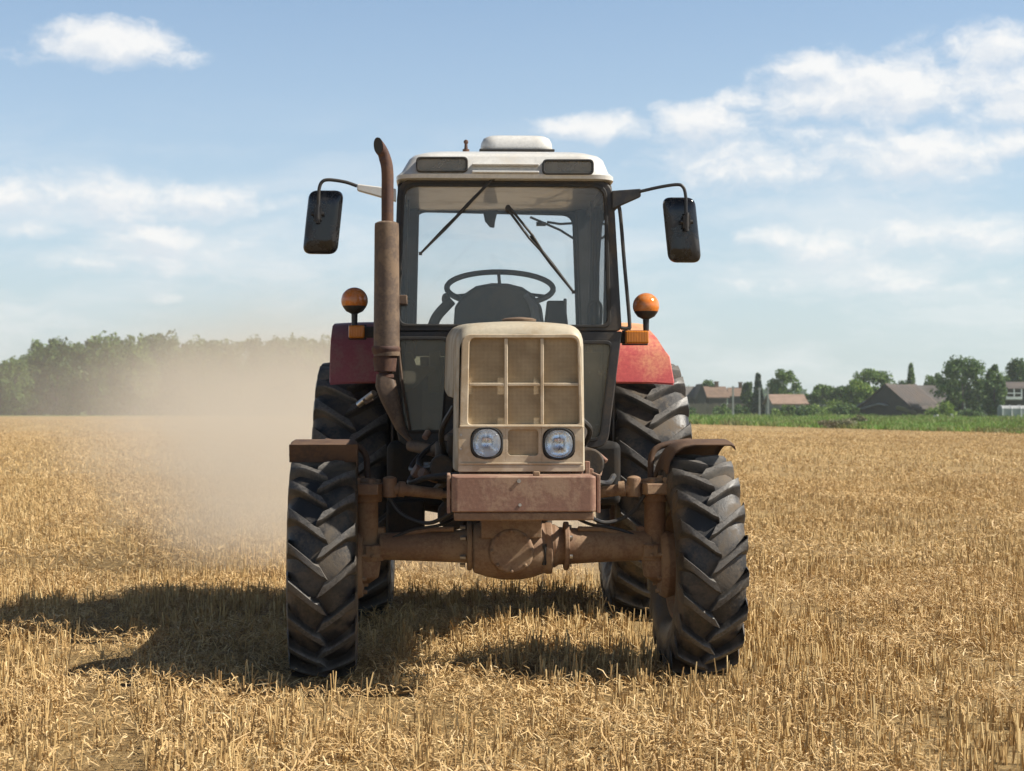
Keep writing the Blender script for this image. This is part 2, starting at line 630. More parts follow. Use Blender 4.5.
def np_mesh(name, V, F, mat, parent=None, smooth=False):
    me = bpy.data.meshes.new(name)
    V = np.asarray(V, dtype=np.float32)
    F = np.asarray(F, dtype=np.int32)
    k = F.shape[1]
    me.vertices.add(len(V))
    me.vertices.foreach_set('co', V.ravel())
    me.loops.add(F.size)
    me.loops.foreach_set('vertex_index', F.ravel())
    me.polygons.add(len(F))
    me.polygons.foreach_set('loop_start', np.arange(0, F.size, k, dtype=np.int32))
    me.polygons.foreach_set('loop_total', np.full(len(F), k, dtype=np.int32))
    me.polygons.foreach_set('use_smooth', np.full(len(F), smooth, dtype=bool))
    me.update(calc_edges=True)
    me.materials.append(M[mat] if isinstance(mat, str) else mat)
    o = bpy.data.objects.new(name, me)
    C.objects.link(o)
    if parent: o.parent = parent
    return o


# ------------------------------------------------------------------ ground
def field_material():
    m, n = new_mat('straw_covered_soil')
    out = n.n('ShaderNodeOutputMaterial')
    b = n.n('ShaderNodeBsdfPrincipled')
    tc = n.n('ShaderNodeTexCoord').outputs['Object']
    fine = n.noise(tc, 34, 6, 0.7)
    mid = n.noise(tc, 3.2, 6, 0.65, 0.4)
    # straw swaths left in long lines by the harvester
    sp_ = n.sep(tc)
    across = n.math('ADD', n.math('MULTIPLY', sp_[0], 0.97), n.math('MULTIPLY', sp_[1], 0.24))
    sw = n.noise(n.xyz(n.math('MULTIPLY', across, 0.45), n.math('MULTIPLY', sp_[1], 0.03), 0.0), 1.0, 5, 0.6, 0.2)
    huge = n.noise(tc, 0.035, 4, 0.5)
    c = n.mix(n.rng(fine, 0.36, 0.66), (0.075, 0.045, 0.021), (0.44, 0.295, 0.130))
    c = n.mix(n.rng(mid, 0.40, 0.68, 0.0, 0.50), c, (0.56, 0.40, 0.185))
    c = n.mix(n.rng(sw, 0.50, 0.66, 0.0, 0.45), c, (0.58, 0.43, 0.21))
    c = n.mix(n.rng(huge, 0.4, 0.7, 0.0, 0.30), c, (0.47, 0.31, 0.130))
    n.link(c, b.inputs['Base Color'])
    b.inputs['Roughness'].default_value = 0.9
    b.inputs['Specular IOR Level'].default_value = 0.15
    bp = n.n('ShaderNodeBump')
    bp.inputs['Strength'].default_value = 0.7
    bp.inputs['Distance'].default_value = 0.06
    n.link(n.math('ADD', fine, mid), bp.inputs['Height'])
    n.link(bp.outputs[0], b.inputs['Normal'])
    n.link(b.outputs[0], out.inputs['Surface'])
    return m


def grass_ground_material():
    m, n = new_mat('rough_grass_ground')
    out = n.n('ShaderNodeOutputMaterial')
    b = n.n('ShaderNodeBsdfPrincipled')
    tc = n.n('ShaderNodeTexCoord').outputs['Object']
    a = n.noise(tc, 1.6, 6, 0.7)
    k = n.noise(n.vmath('MULTIPLY', tc, (0.4, 1.0, 1.0)), 0.16, 5, 0.6)
    c = n.mix(n.rng(a, 0.35, 0.65), (0.095, 0.155, 0.040), (0.175, 0.250, 0.070))
    c = n.mix(n.rng(k, 0.48, 0.62, 0, 0.7), c, (0.155, 0.140, 0.065))
    n.link(c, b.inputs['Base Color'])
    b.inputs['Roughness'].default_value = 0.9
    b.inputs['Specular IOR Level'].default_value = 0.1
    n.link(b.outputs[0], out.inputs['Surface'])
    return m


FIELD, GRASSG = field_material(), grass_ground_material()


def bump_z(x, y):
    """gentle roll of the field near the camera, flat under and around the tractor's wheels"""
    return 0.0


def sheet(name, pts, z, mat):
    b = MB()
    b.f([b.v((x, y, z)) for x, y in pts])
    o = b.build(name, mat)
    o['kind'] = 'structure'
    return o


sheet('field', [(-1400, -60), (1400, -60), (1400, 2200), (-1400, 2200)], 0.0, FIELD)
# grassy strip: its near edge runs from the right of the picture away to the left
EDGE = [(46, -8), (25.6, 85), (14.0, 138), (4, 190), (-30, 262), (-160, 282), (-420, 290)]
verge = MB()
verge.f([verge.v((x, y, 0.012)) for x, y in EDGE + [(-420, 1500), (900, 1500), (900, -8)]])
verge = verge.build('grass_verge', GRASSG)
verge['kind'] = 'structure'

M['straw'] = leafy('straw_stalks', [(0.0, (0.3036, 0.1857, 0.0748)), (0.35, (0.4876, 0.3262, 0.1408)), (0.75, (0.6072, 0.4305, 0.1980)), (1.0, (0.6992, 0.5437, 0.2903))], 0.55, 0.03)
M['litter'] = leafy('straw_litter', [(0.0, (0.3121, 0.1905, 0.0774)), (0.4, (0.5233, 0.3456, 0.1507)), (0.8, (0.6426, 0.4519, 0.2152)), (1.0, (0.7160, 0.5494, 0.3099))], 0.55, 0.03)
M['grass'] = leafy('verge_grass', [(0.0, (0.1026, 0.2035, 0.0361)), (0.5, (0.1674, 0.2970, 0.0570)), (0.85, (0.2430, 0.3465, 0.0808)), (1.0, (0.3240, 0.3135, 0.1330))], 0.6, 0.30, patch=(0.2160, 0.1925, 0.0855))

# tractor pose in the world
T0 = Vector((0.018, 8.33))
TH = R(2.3)


def to_local(x, y):
    dx, dy = x - T0.x, y - T0.y
    return dx * math.cos(TH) + dy * math.sin(TH), -dx * math.sin(TH) + dy * math.cos(TH)


def sample_fan(n, d0, d1, margin=2.2):
    """random ground points in the fan seen by the camera and a margin to each side"""
    u = rng.random(n)
    d = np.sqrt(d0 ** 2 + u * (d1 ** 2 - d0 ** 2))
    w = 0.32 * d + margin
    return (rng.random(n) * 2 - 1) * w, d


def clear_of_wheels(x, y, pad=0.0):
    lx = (x - T0.x) * math.cos(TH) + (y - T0.y) * math.sin(TH)
    ly = -(x - T0.x) * math.sin(TH) + (y - T0.y) * math.cos(TH)
    keep = np.ones(len(x), bool)
    for cx in (-0.93, 0.878):
        keep &= ~((np.abs(lx - cx) < 0.17 + pad) & (np.abs(ly) < 0.40))
        keep &= ~((np.abs(lx - cx) < 0.14) & (ly > -0.2) & (ly < 30) & (rng.random(len(x)) < 0.75))
    for cx in (-0.90, 0.90):
        keep &= ~((np.abs(lx - cx) < 0.22 + pad) & (np.abs(ly - 2.45) < 0.5))
        keep &= ~((np.abs(lx - cx) < 0.2) & (ly > 2.2) & (ly < 40) & (rng.random(len(x)) < 0.8))
    return keep


def in_verge(x, y):
    xs = np.interp(y, [p[1] for p in EDGE], [p[0] for p in EDGE])
    return x > xs


def prisms(base, top, r0, r1):
    """three-sided stalks from base to top points"""
    n = len(base)
    ax = top - base
    ax /= np.linalg.norm(ax, axis=1)[:, None] + 1e-9
    h = np.where(np.abs(ax[:, 2:3]) < 0.9, np.array([[0, 0, 1.0]]), np.array([[1.0, 0, 0]]))
    u = np.cross(ax, h); u /= np.linalg.norm(u, axis=1)[:, None]
    w = np.cross(ax, u)
    ph = rng.random(n) * 6.28
    V = np.empty((n, 6, 3))
    for k in range(3):
        a = ph + k * 2.0944
        off = u * np.cos(a)[:, None] + w * np.sin(a)[:, None]
        V[:, k] = base + off * r0[:, None]
        V[:, 3 + k] = top + off * r1[:, None]
    i = np.arange(n)[:, None] * 6
    F = np.concatenate([i + np.array([[k, (k + 1) % 3, 3 + (k + 1) % 3, 3 + k]]) for k in range(3)])
    return V.reshape(-1, 3), F


def swath(x, y):
    """long lines left by the harvester, crossing the field at a slight angle to the tractor"""
    a = x * 0.97 + y * 0.24
    return np.sin(a * 1.25 + 0.6 * np.sin(y * 0.05)) + 0.6 * np.sin(a * 2.9 + 1.0 + 0.8 * np.sin(y * 0.11))


def strips(c, d, half, r):
    """flat straw blades bent once in the middle"""
    n = len(c)
    up = np.stack([rng.normal(0, .55, n), rng.normal(0, .55, n), np.ones(n)], 1)
    w = np.cross(d, up); w /= np.linalg.norm(w, axis=1)[:, None] + 1e-9
    mid = c + w * (rng.normal(0, .28, n) * half)[:, None]
    mid[:, 2] += np.abs(rng.normal(0, .30, n)) * half
    a, b = c - d * half[:, None], c + d * half[:, None]
    b[:, 2] = np.maximum(b[:, 2], .004)
    a[:, 2] = np.maximum(a[:, 2], .004)
    W = w * r[:, None]
    V = np.stack([a - W * .8, a + W * .8, mid - W, mid + W, b - W * .6, b + W * .6], 1).reshape(-1, 3)
    i = np.arange(n)[:, None] * 6
    F = np.concatenate([i + np.array([[0, 1, 3, 2]]), i + np.array([[2, 3, 5, 4]])])
    return V, F


def tramline(x, y):
    """narrow run-over lines every few metres"""
    f = ((x * 0.97 + y * 0.24 + 0.12 * np.sin(y * 0.21)) / 4.3) % 1.0
    return (f < 0.075) & (rng.random(len(x)) < 0.85)


def make_stubble():
    Vs, Fs, off = [], [], 0
    for (nc, per, d0, d1, hmin, hmax, r, spread) in ((13000, 5, 5.0, 13.5, 0.035, 0.14, 0.0033, 0.020),
                                                     (22500, 4, 13.5, 30, 0.04, 0.115, 0.0042, 0.045),
                                                     (36000, 2, 30, 75, 0.04, 0.10, 0.0075, 0.10),
                                                     (40000, 1, 75, 190, 0.04, 0.10, 0.016, 0.2)):
        cx, cy = sample_fan(nc, d0, d1)
        # drill rows run with the tractor: pull clumps towards lines
        row = 0.14
        lx = (cx - T0.x) * math.cos(TH) + (cy - T0.y) * math.sin(TH)
        snap = np.round(lx / row) * row + rng.normal(0, 0.022, nc)
        cx = cx + (snap - lx) * 0.9
        # patchy: some places are trodden
        patch = np.sin(cx * 1.9 + 1.3 * np.sin(cy * 0.8)) + np.sin(cy * 1.37 + cx * 0.6) + rng.normal(0, 0.8, nc) - 0.5 * swath(cx, cy)
        k = clear_of_wheels(cx, cy, 0.02) & ~in_verge(cx, cy) & ~tramline(cx, cy) & (patch > -0.85)
        cx, cy = cx[k], cy[k]
        x = np.repeat(cx, per) + rng.normal(0, spread, len(cx) * per)
        y = np.repeat(cy, per) + rng.normal(0, spread, len(cx) * per)
        hc = np.repeat(rng.uniform(hmin, hmax, len(cx)), per)
        n = len(x)
        h = hc * rng.uniform(0.6, 1.15, n)
        lean = rng.normal(0, 0.10, (n, 2)) * h[:, None]
        bent = rng.random(n) < 0.05
        lean[bent] *= 4
        base = np.stack([x, y, np.full(n, -0.005)], 1)
        top = base + np.stack([lean[:, 0], lean[:, 1], h], 1)
        V, F = prisms(base, top, np.full(n, r) * rng.uniform(0.7, 1.3, n), np.full(n, r * 0.9) * rng.uniform(0.7, 1.2, n))
        Vs.append(V); Fs.append(F + off); off += len(V)
    o = np_mesh('stubble', np.concatenate(Vs), np.concatenate(Fs), 'straw')
    tag(o, 'golden cut straw stalks standing all over the harvested field', 'stubble', kind='stuff')


def make_litter():
    Vs, Fs, off = [], [], 0
    for (n, d0, d1, l0, l1, r) in ((380000, 5.0, 13, 0.016, 0.075, 0.0019), (2500, 5.0, 14, 0.08, 0.17, 0.0022), (260000, 13, 32, 0.03, 0.09, 0.0032), (150000, 32, 90, 0.05, 0.13, 0.0065)):
        x, y = sample_fan(n, d0, d1)
        mat_ = np.sin(y * 2.1 + 1.7 * np.sin(x * 1.1)) * np.sin(x * 2.7 + y * 0.9) + 0.5 * np.sin(x * 6.1 + 2 * np.sin(y * 3.7))
        sw = 0.65 * swath(x, y) + 0.9 * mat_ + rng.normal(0, 0.7, n)
        k = clear_of_wheels(x, y, -0.03) & ~in_verge(x, y) & ~(tramline(x, y) & (rng.random(n) < 0.75)) & (sw > -0.22)
        x, y, mat_ = x[k], y[k], mat_[k]
        n = len(x)
        a = rng.random(n) * 6.28
        L = rng.uniform(l0, l1, n)
        tilt = rng.normal(0, 0.42, n)
        z = 0.012 + np.abs(rng.normal(0, 0.020, n)) + np.clip(mat_, 0, 1) * rng.random(n) * 0.055
        d = np.stack([np.cos(a) * np.cos(tilt), np.sin(a) * np.cos(tilt), np.sin(tilt)], 1)
        c = np.stack([x, y, z + np.abs(d[:, 2]) * L / 2], 1)
        V, F = strips(c, d, L / 2, r * rng.uniform(0.6, 1.5, n))
        Vs.append(V); Fs.append(F + off); off += len(V)
    o = np_mesh('straw_litter', np.concatenate(Vs), np.concatenate(Fs), 'litter')
    tag(o, 'loose chopped straw strewn flat between the stalks of the field', 'straw', kind='stuff')


def make_verge_grass():
    n = 90000
    d = rng.uniform(72, 215, n)
    xs = np.interp(d, [p[1] for p in EDGE], [p[0] for p in EDGE])
    x = xs + rng.random(n) ** 1.3 * (0.33 * d + 8 - xs).clip(1)
    x += rng.normal(0, 0.25, n)
    k = (x - xs) > -0.3
    x, d = x[k], d[k]
    n = len(x)
    tuss = 0.5 + 0.5 * np.sin(x * 0.8 + 2 * np.sin(d * 0.11)) * np.sin(d * 0.23 + x * 0.17)
    h = rng.uniform(0.10, 0.34, n) * (0.6 + 0.8 * tuss) * np.interp(d, [90, 190], [0.9, 1.7])
    a = rng.random(n) * PI
    w = rng.uniform(0.02, 0.07, n)
    u = np.stack([np.cos(a) * w, np.sin(a) * w, np.zeros(n)], 1)
    b = np.stack([x, d, np.zeros(n)], 1)
    t = b + np.stack([rng.normal(0, 0.12, n), rng.normal(0, 0.12, n), h], 1)
    V = np.stack([b - u, b + u, t + u * 0.4, t - u * 0.4], 1).reshape(-1, 3)
    F = np.arange(4 * n).reshape(-1, 4)
    o = np_mesh('tall_grass', V, F, 'grass')
    tag(o, 'rough green grass on the verge between stubble and village', 'grass', kind='stuff')


make_stubble()
make_litter()
make_verge_grass()

# ------------------------------------------------------------------ the tractor
TR = empty('tractor', (T0.x, T0.y, 0), TH)
tag(TR, 'old cream farm tractor with white roofed cab and rusty bumper standing on the stubble', 'tractor')
CT, ST = math.cos(TH), math.sin(TH)


def at(px, py, ly):
    """tractor-space point at depth ly behind the front axle for a picture measurement"""
    rd = Vector(((px - 512) / FPX, math.cos(PITCH) - (385.5 - py) / FPX * math.sin(PITCH), math.sin(PITCH) + (385.5 - py) / FPX * math.cos(PITCH)))
    o = Vector((-T0.x, -T0.y))
    ol = Vector((o.x * CT + o.y * ST, -o.x * ST + o.y * CT))
    dl = Vector((rd.x * CT + rd.y * ST, -rd.x * ST + rd.y * CT))
    t = (ly - ol.y) / dl.y
    return Vector((ol.x + dl.x * t, ly, CAMZ + rd.z * t))


def pix(poly, ly):
    return [at(x, y, ly) for x, y in poly]


# ---- wheels
STEER = R(2.6)
def tyre_mesh(Rad, W, rimr, nl, lh, lw, drop):
    b = MB()
    hw = W / 2
    tr = Rad - lh
    prof = [(-hw * .70, rimr), (-hw * .86, rimr + .02), (-hw * 1.02, rimr + (tr - rimr) * .35), (-hw * 1.06, rimr + (tr - rimr) * .58), (-hw * 1.0, rimr + (tr - rimr) * .80),
            (-hw * .90, tr - .030), (-hw * .72, tr - .012), (-hw * .4, tr - .003), (0, tr)]
    prof = prof + [(-a, r) for a, r in reversed(prof[:-1])]
    n = 72
    loops = []
    for a, r in prof:
        loops.append([(a, -r * math.cos(2 * PI * i / n), r * math.sin(2 * PI * i / n)) for i in range(n)])
    b.loft(loops, False, False)
    # inner closure along the bead
    A = [(-hw * .70, -rimr * math.cos(2 * PI * i / n), rimr * math.sin(2 * PI * i / n)) for i in range(n)]
    B = [(hw * .70, -rimr * math.cos(2 * PI * i / n), rimr * math.sin(2 * PI * i / n)) for i in range(n)]
    b.loft([A, B], False, False)
    for side in (-1, 1):
        for k in range(nl):
            ph0 = 2 * PI * (k + (0.5 if side > 0 else 0)) / nl
            secs = []
            # from the shoulder (low) over the edge to just past the centre line
            for (aa, rt, rb, s) in ((1.05, Rad - .095, Rad - .12, -.02), (1.03, Rad - .055, Rad - .10, -.01), (.985, Rad - .020, tr - .05, 0), (.86, Rad - .008, tr - .045, .10), (.62, Rad - .002, tr - .02, .32),
                                   (.36, Rad, tr - .015, .60), (.12, Rad + .001, tr - .01, .88), (-.05, Rad + .001, tr - .01, 1.0)):
                ph = ph0 - drop / Rad * (s if s < 0 else s ** 0.85)
                wt = lw * (1.15 - .25 * max(s, 0)) / 2
                a = side * aa * hw
                q = []
                for (r, w) in ((rb, wt * 1.55), (rt - .006, wt * 1.06), (rt, wt * .85), (rt, -wt * .85), (rt - .006, -wt * 1.06), (rb, -wt * 1.55)):
                    p = ph + w / Rad
                    # lugs run at a slant: shift along the axle a little too
                    q.append((a + side * w * .55 * (1 if s > .05 else 0), -r * math.cos(p), r * math.sin(p)))
                secs.append(q)
            b.loft(secs)
    return b


def rim_mesh(rimr, W, side):
    """side: +1 when the outer face looks to +x"""
    b = MB()
    hw = W * .36
    s = side
    prof = [(-hw, rimr + .012), (-hw, rimr - .02), (-hw * .7, rimr - .05), (hw * .2, rimr - .055), (hw * .25, rimr - .09), (hw * .28, rimr * .62), (hw * .05, rimr * .5), (hw * .05, .001)]
    n = 48
    b.loft([[(a * s, -r * math.cos(2 * PI * i / n), r * math.sin(2 * PI * i / n)) for i in range(n)] for a, r in prof], False, False)
    prof2 = [(hw * .2, rimr - .055), (hw * .7, rimr - .05), (hw, rimr - .02), (hw, rimr + .012)]
    b.loft([[(a * s, -r * math.cos(2 * PI * i / n), r * math.sin(2 * PI * i / n)) for i in range(n)] for a, r in prof2], False, False)
    return b


def hub_mesh(r, side, depth):
    b = MB()
    b.lathe([(-depth * side, r * .95), (0, r), (.05 * side, r * .9), (.08 * side, r * .55), (.10 * side, .01)], ax=(1, 0, 0), n=20)
    for k in range(8):
        a = 2 * PI * k / 8
        b.cyl((0.0, r * 1.35 * math.cos(a), r * 1.35 * math.sin(a)), (.035 * side, r * 1.35 * math.cos(a), r * 1.35 * math.sin(a)), .014, n=6)
    return b


FT = tyre_mesh(.535, .31, .262, 19, .040, .062, .125).build('tyre', 'tyre_front').data
RT = tyre_mesh(.795, .44, .495, 23, .050, .082, .175).build('tyre', 'tyre_rear').data
for o in [o for o in C.objects if o.name.startswith('tyre')]:
    bpy.data.objects.remove(o)


def wheel(name, loc, tyre_data, rimr, W, side, steer=0.0, spin=0.0, hubr=.11):
    w = rim_mesh(rimr, W, side).build(name, 'rim', TR)
    w.location = loc
    w.rotation_euler = (0, 0, steer)
    t = bpy.data.objects.new('tyre', tyre_data)
    C.objects.link(t)
    t.parent = w
    t.rotation_euler = (spin, 0, 0)
    hub_mesh(hubr, side, .02).build('hub', 'axle', w)
    return w


wheel('front_wheel', (-.93, 0, .527), FT, .262, .31, -1, STEER, R(4))
wheel('front_wheel', (.878, 0, .527), FT, .262, .31, 1, STEER, R(12))
wheel('rear_wheel', (-.90, 2.45, .785), RT, .495, .44, -1, 0, R(3), .16)
wheel('rear_wheel', (.90, 2.45, .785), RT, .495, .44, 1, 0, R(9), .16)


# ---- front fenders: sheet bent over each front tyre, turned with the wheel
def front_fender(cx, side):
    b = MB()
    x0, x1 = -.158, .158
    n = 14
    r, th, fl = .612, .008, .055
    secs = []
    for i in range(n + 1):
        ph = R(74 + 90 * i / n)
        def P(x, rr): return (x, -rr * math.cos(ph), rr * math.sin(ph))
        f_in = .11 if i < 4 else fl
        a, c = (f_in, fl) if side > 0 else (fl, f_in)
        if side > 0:
            secs.append([P(x0 - .012, r - .15), P(x0 - .002, r - .085), P(x0 + .022, r - .038), P(x0 + .065, r - .010), P(x0 + .12, r), P(x1 - .02, r), P(x1, r - .010), P(x1 + .004, r - .030),
                         P(x1 - .001, r - .030), P(x1 - .008, r - .016), P(x1 - .024, r - th), P(x0 + .122, r - th), P(x0 + .069, r - .018), P(x0 + .028, r - .045), P(x0 + .005, r - .088), P(x0 - .005, r - .15)])
            continue
        secs.append([P(x0 - .006, r - a), P(x0, r - .012), P(x0 + .02, r), P(x1 - .02, r), P(x1, r - .012), P(x1 + .006, r - c),
                     P(x1 - .002, r - c), P(x1 - .009, r - .016), P(x1 - .024, r - th), P(x0 + .024, r - th), P(x0 + .009, r - .016), P(x0 + .002, r - a)])
    b.loft(secs)
    # front lip turned down and back
    ph = R(74)
    y0, z0 = -r * math.cos(ph), r * math.sin(ph)
    lip = [[(x, y0 - .004 - .010, z0 + .001) for x in (x0 - .004, x1 + .004)], [(x, y0 + .030, z0 - .085) for x in (x0 - .004, x1 + .004)]]
    q = [lip[0][0], lip[0][1], lip[1][1], lip[1][0]]
    if side < 0:
        b.plate(q, (0, .007, .002))
    sx = -side * .21
    b.tube(smooth_path([(sx, .06, .17), (sx, .10, .42), (sx + side * .03, .12, .56), (0, .14, .600)]), .016)
    o = b.build('front_fender', 'fender_front', TR, bevel=.002)
    o.location = (cx, 0, .527)
    o.rotation_euler = (0, 0, STEER)
    return o


front_fender(-.93, -1)
front_fender(.885, 1)


# ---- rear fenders
def rear_fender(side, mat, square):
    prof = [(1.70, 1.445), (1.735, 1.60), (1.80, 1.72), (1.92, 1.79), (2.12, 1.815), (2.45, 1.82), (2.75, 1.78), (3.0, 1.68), (3.18, 1.50), (3.26, 1.25)]
    b = MB()
    secs = []
    for i, (y, z) in enumerate(prof):
        xi = .665
        if square:
            xo = 1.015
            zi = zo = z - (.018 if i in (2, 3) else 0)
        else:
            k = min(1, max(0, (z - 1.44) / .33))
            xo = 1.005 - .135 * k ** 2.5
        # curved sheet across the tyre: falls a little outward
        row_t, row_b = [], []
        for j in range(7):
            t = j / 6
            x = xi + (xo - xi) * t
            dz = -.010 * t ** 3 if square else -.010 * t ** 3
            row_t.append((side * x, y, z + dz))
            row_b.append((side * x, y + .008, z + dz - .010))
        # outer lip
        row_t.append((side * (xo + .004), y + .012, z - (.03 if i > 1 else .004)))
        row_b.append((side * (xo - .006), y + .014, z - (.03 if i > 1 else .004)))
        secs.append(row_t + list(reversed(row_b)))
    b.loft(secs)
    o = b.build('rear_fender', mat, TR, label=('square maroon rear fender' if square else 'red rear fender worn to yellow'))
    # inner wall between fender and cab
    w = MB()
    poly = [(y + .012, z - .012) for y, z in prof] + [(3.0, 1.05), (1.78, 1.05)]
    w.plate([(side * .66, y, z) for y, z in poly], (side * -.012, 0, 0))
    w.build('inner_wall', 'cab_dark', o)
    return o


rear_fender(-1, 'maroon', True)
rear_fender(1, 'red', False)

# ---- hood
def sorted_top(q, rr):
    """bonnet section: rounded shoulders and extra points along the crown of the top"""
    p = rpoly(q, [.01, rr, rr, .01], 6)
    a, b = Vector(p[13]), Vector(p[14])
    return p[:14] + [tuple(a.lerp(b, k / 8)) for k in range(1, 8)] + p[14:]


HB = MB()
hood_secs = []
for (y, hw, zt, zb, rr) in ((-.512, .278, 1.630, 1.00, .055), (-.506, .284, 1.650, 1.00, .065), (-.488, .289, 1.668, 1.00, .072), (-.455, .292, 1.682, 1.00, .078), (-.40, .295, 1.692, 1.00, .08), (-.20, .300, 1.70, 1.00, .08)):
    poly = sorted_top([(-hw - .008, zb), (-hw, zt), (hw, zt), (hw + .008, zb)], rr)
    hood_secs.append([(x, y, z - (.022 * (x / hw) ** 2 if z > 1.3 else 0)) for x, z in poly])
HB.loft(hood_secs, False, True)
hood_nose = HB.build('hood_nose', 'cream', TR, angle=60)
H2 = MB()
secs = []
for (y, hw, zt, zb) in ((-.196, .300, 1.703, 1.36), (.2, .322, 1.722, 1.37), (.7, .335, 1.742, 1.40), (1.07, .338, 1.752, 1.42)):
    o_ = sorted_top([(-hw - .01, zb), (-hw, zt), (hw, zt), (hw + .01, zb)], .085)
    secs.append([(x, y, z - .022 * (x / hw) ** 2) for x, z in o_])
H2.loft(secs)
H2.build('hood', 'cream', TR, bevel=.004)
# radiator cap cover on top of the hood
cp = at(519, 315, .25)
B = MB()
B.lathe([(0, .085), (.010, .088), (.017, .07), (.02, .04), (.024, .002)], o=(cp.x, .25, 1.724), n=20)
B.build('filler_cap', 'exhaust', TR)

# front panel: beige frame ring with window, lower bar, inset mesh
GY = -.536
outer = rpoly([(458.5, 471), (461, 324), (580, 324), (583, 471)], [3, 15, 15, 3], 6)
inner = rpoly([(468, 424.5), (469.5, 338), (577.5, 338), (579.5, 424.5)], [4, 7, 7, 4], 6)
g = MB()
outer_g = rpoly([(459.5, 427), (462, 334), (580, 334), (583, 427)], [.5, 10, 10, .5], 6)
g.ring(pix(outer_g, GY), pix(inner, GY), (0, .035, 0))
low = [(458.7, 427.3), (583, 427.3), (583.4, 471), (458, 471)]
g.build('grille_frame', 'cream_front', TR, bevel=.004)
lp = MB()
# lower panel with three openings: built from ring + ring + ring side by side
xs = [458.4, 505.5, 541.5, 583.4]
ops = [rpoly([(470.5, 458.5), (470.5, 427.8), (503, 427.8), (503, 458.5)], 12, 6),
       rpoly([(508, 455.5), (508, 429.5), (538.5, 429.5), (538.5, 455.5)], 4, 6),
       rpoly([(542.5, 459.5), (542.5, 428.2), (575, 428.2), (575, 459.5)], 12, 6)]
for i in range(3):
    oc = rpoly([(xs[i], 466), (xs[i], 427.2), (xs[i + 1], 427.2), (xs[i + 1], 466)], .2, 6)
    lp.ring(pix(oc, GY - .001), pix(ops[i], GY - .001), (0, .04, 0))
lp.box(((at(458.4, 468, GY).x + at(583.4, 468, GY).x) / 2, GY + .015, at(500, 468.6, GY).z), (at(583.4, 0, GY).x - at(458.4, 0, GY).x, .04, .027))
lamp_panel = lp.build('headlight_panel', 'cream_front', TR, bevel=.002)
# thin crease lines of the panel
B = MB()
za = at(500, 426.4, GY).z
B.box((at(521, 0, GY).x, GY - .004, za), (.56, .012, .010))
B.box((at(521, 0, GY).x, GY - .003, at(500, 463.5, GY).z), (.56, .010, .007))
build_each(B, 'trim_strip', 'cream_front', TR, bevel=.002)
# mesh and its bars
B = MB()
gp = rpoly([(467, 426), (468.5, 337), (578.5, 337), (580.5, 426)], 5, 6)
B.plate(pix(gp, GY + .030), (0, .006, 0))
B.build('grille_mesh', 'grille', TR)
B = MB()
B.plate(pix(rpoly([(507, 457), (507, 428.5), (539.5, 428.5), (539.5, 457)], 4, 6), GY + .016), (0, .006, 0))
B.build('grille_mesh', 'grille', TR)
bars = MB()
for px in (506.0, 542.0):
    a, c = at(px, 338.5, GY + .012), at(px, 424.5, GY + .012)
    bars.box(((a.x + c.x) / 2, GY + .014, (a.z + c.z) / 2), (.016, .018, a.z - c.z))
for x0, x1 in ((469, 504.4), (507.6, 540.4), (543.6, 579)):
    a, c = at(x0, 384.5, GY + .012), at(x1, 384.5, GY + .012)
    bars.box(((a.x + c.x) / 2, GY + .014, a.z), (c.x - a.x, .016, .015))
build_each(bars, 'grille_bar', 'cream_front', TR, bevel=.003)


# headlights
def headlight(px, py):
    c = at(px, py, GY)
    n = 32
    def sq(r, y, k=.82):
        out = []
        for i in range(n):
            a = 2 * PI * i / n
            ca, sa = math.cos(a), math.sin(a)
            e = 2.3
            q = (abs(ca) ** e + abs(sa) ** e) ** (-1 / e)
            out.append((c.x + r * q * ca, y, c.z + r * q * sa))
        return out
    b = MB()
    b.ring(sq(.0745, GY - .010), sq(.064, GY - .010), (0, .045, 0))
    h = b.build('headlight', 'black_rubber', TR, bevel=.003)
    b = MB()
    b.loft([sq(.064, GY - .004), sq(.060, GY + .012), [(x, y_ + .004 * (i_ % 2), z) for i_, (x, y_, z) in enumerate(sq(.046, GY + .033))], [(x, y_ + .004 * ((i_ + 1) % 2), z) for i_, (x, y_, z) in enumerate(sq(.025, GY + .048))], sq(.008, GY + .055)], False, True)
    b.build('reflector', 'chrome', h)
    b = MB()
    b.lathe([(0, .014), (-.028, .014), (-.034, .008), (-.036, .001)], o=(c.x, GY + .05, c.z), ax=(0, 1, 0), n=14)
    b.build('bulb', 'lens', h)
    b = MB()
    # domed lens with moulded ribs
    loops = []
    for i, (r, y) in enumerate(((.0645, -.004), (.062, -.012), (.052, -.019), (.035, -.024), (.016, -.026), (.002, -.027))):
        lp_ = sq(r, GY + y)
        if 0 < i < 5:
            lp_ = [(x, yy - .0035 * math.sin(x * 420), z) for x, yy, z in lp_]
        loops.append(lp_)
    b.loft(loops, False, True)
    b.build('lens', 'lens', h)


headlight(486.8, 443)
headlight(558.8, 443.8)

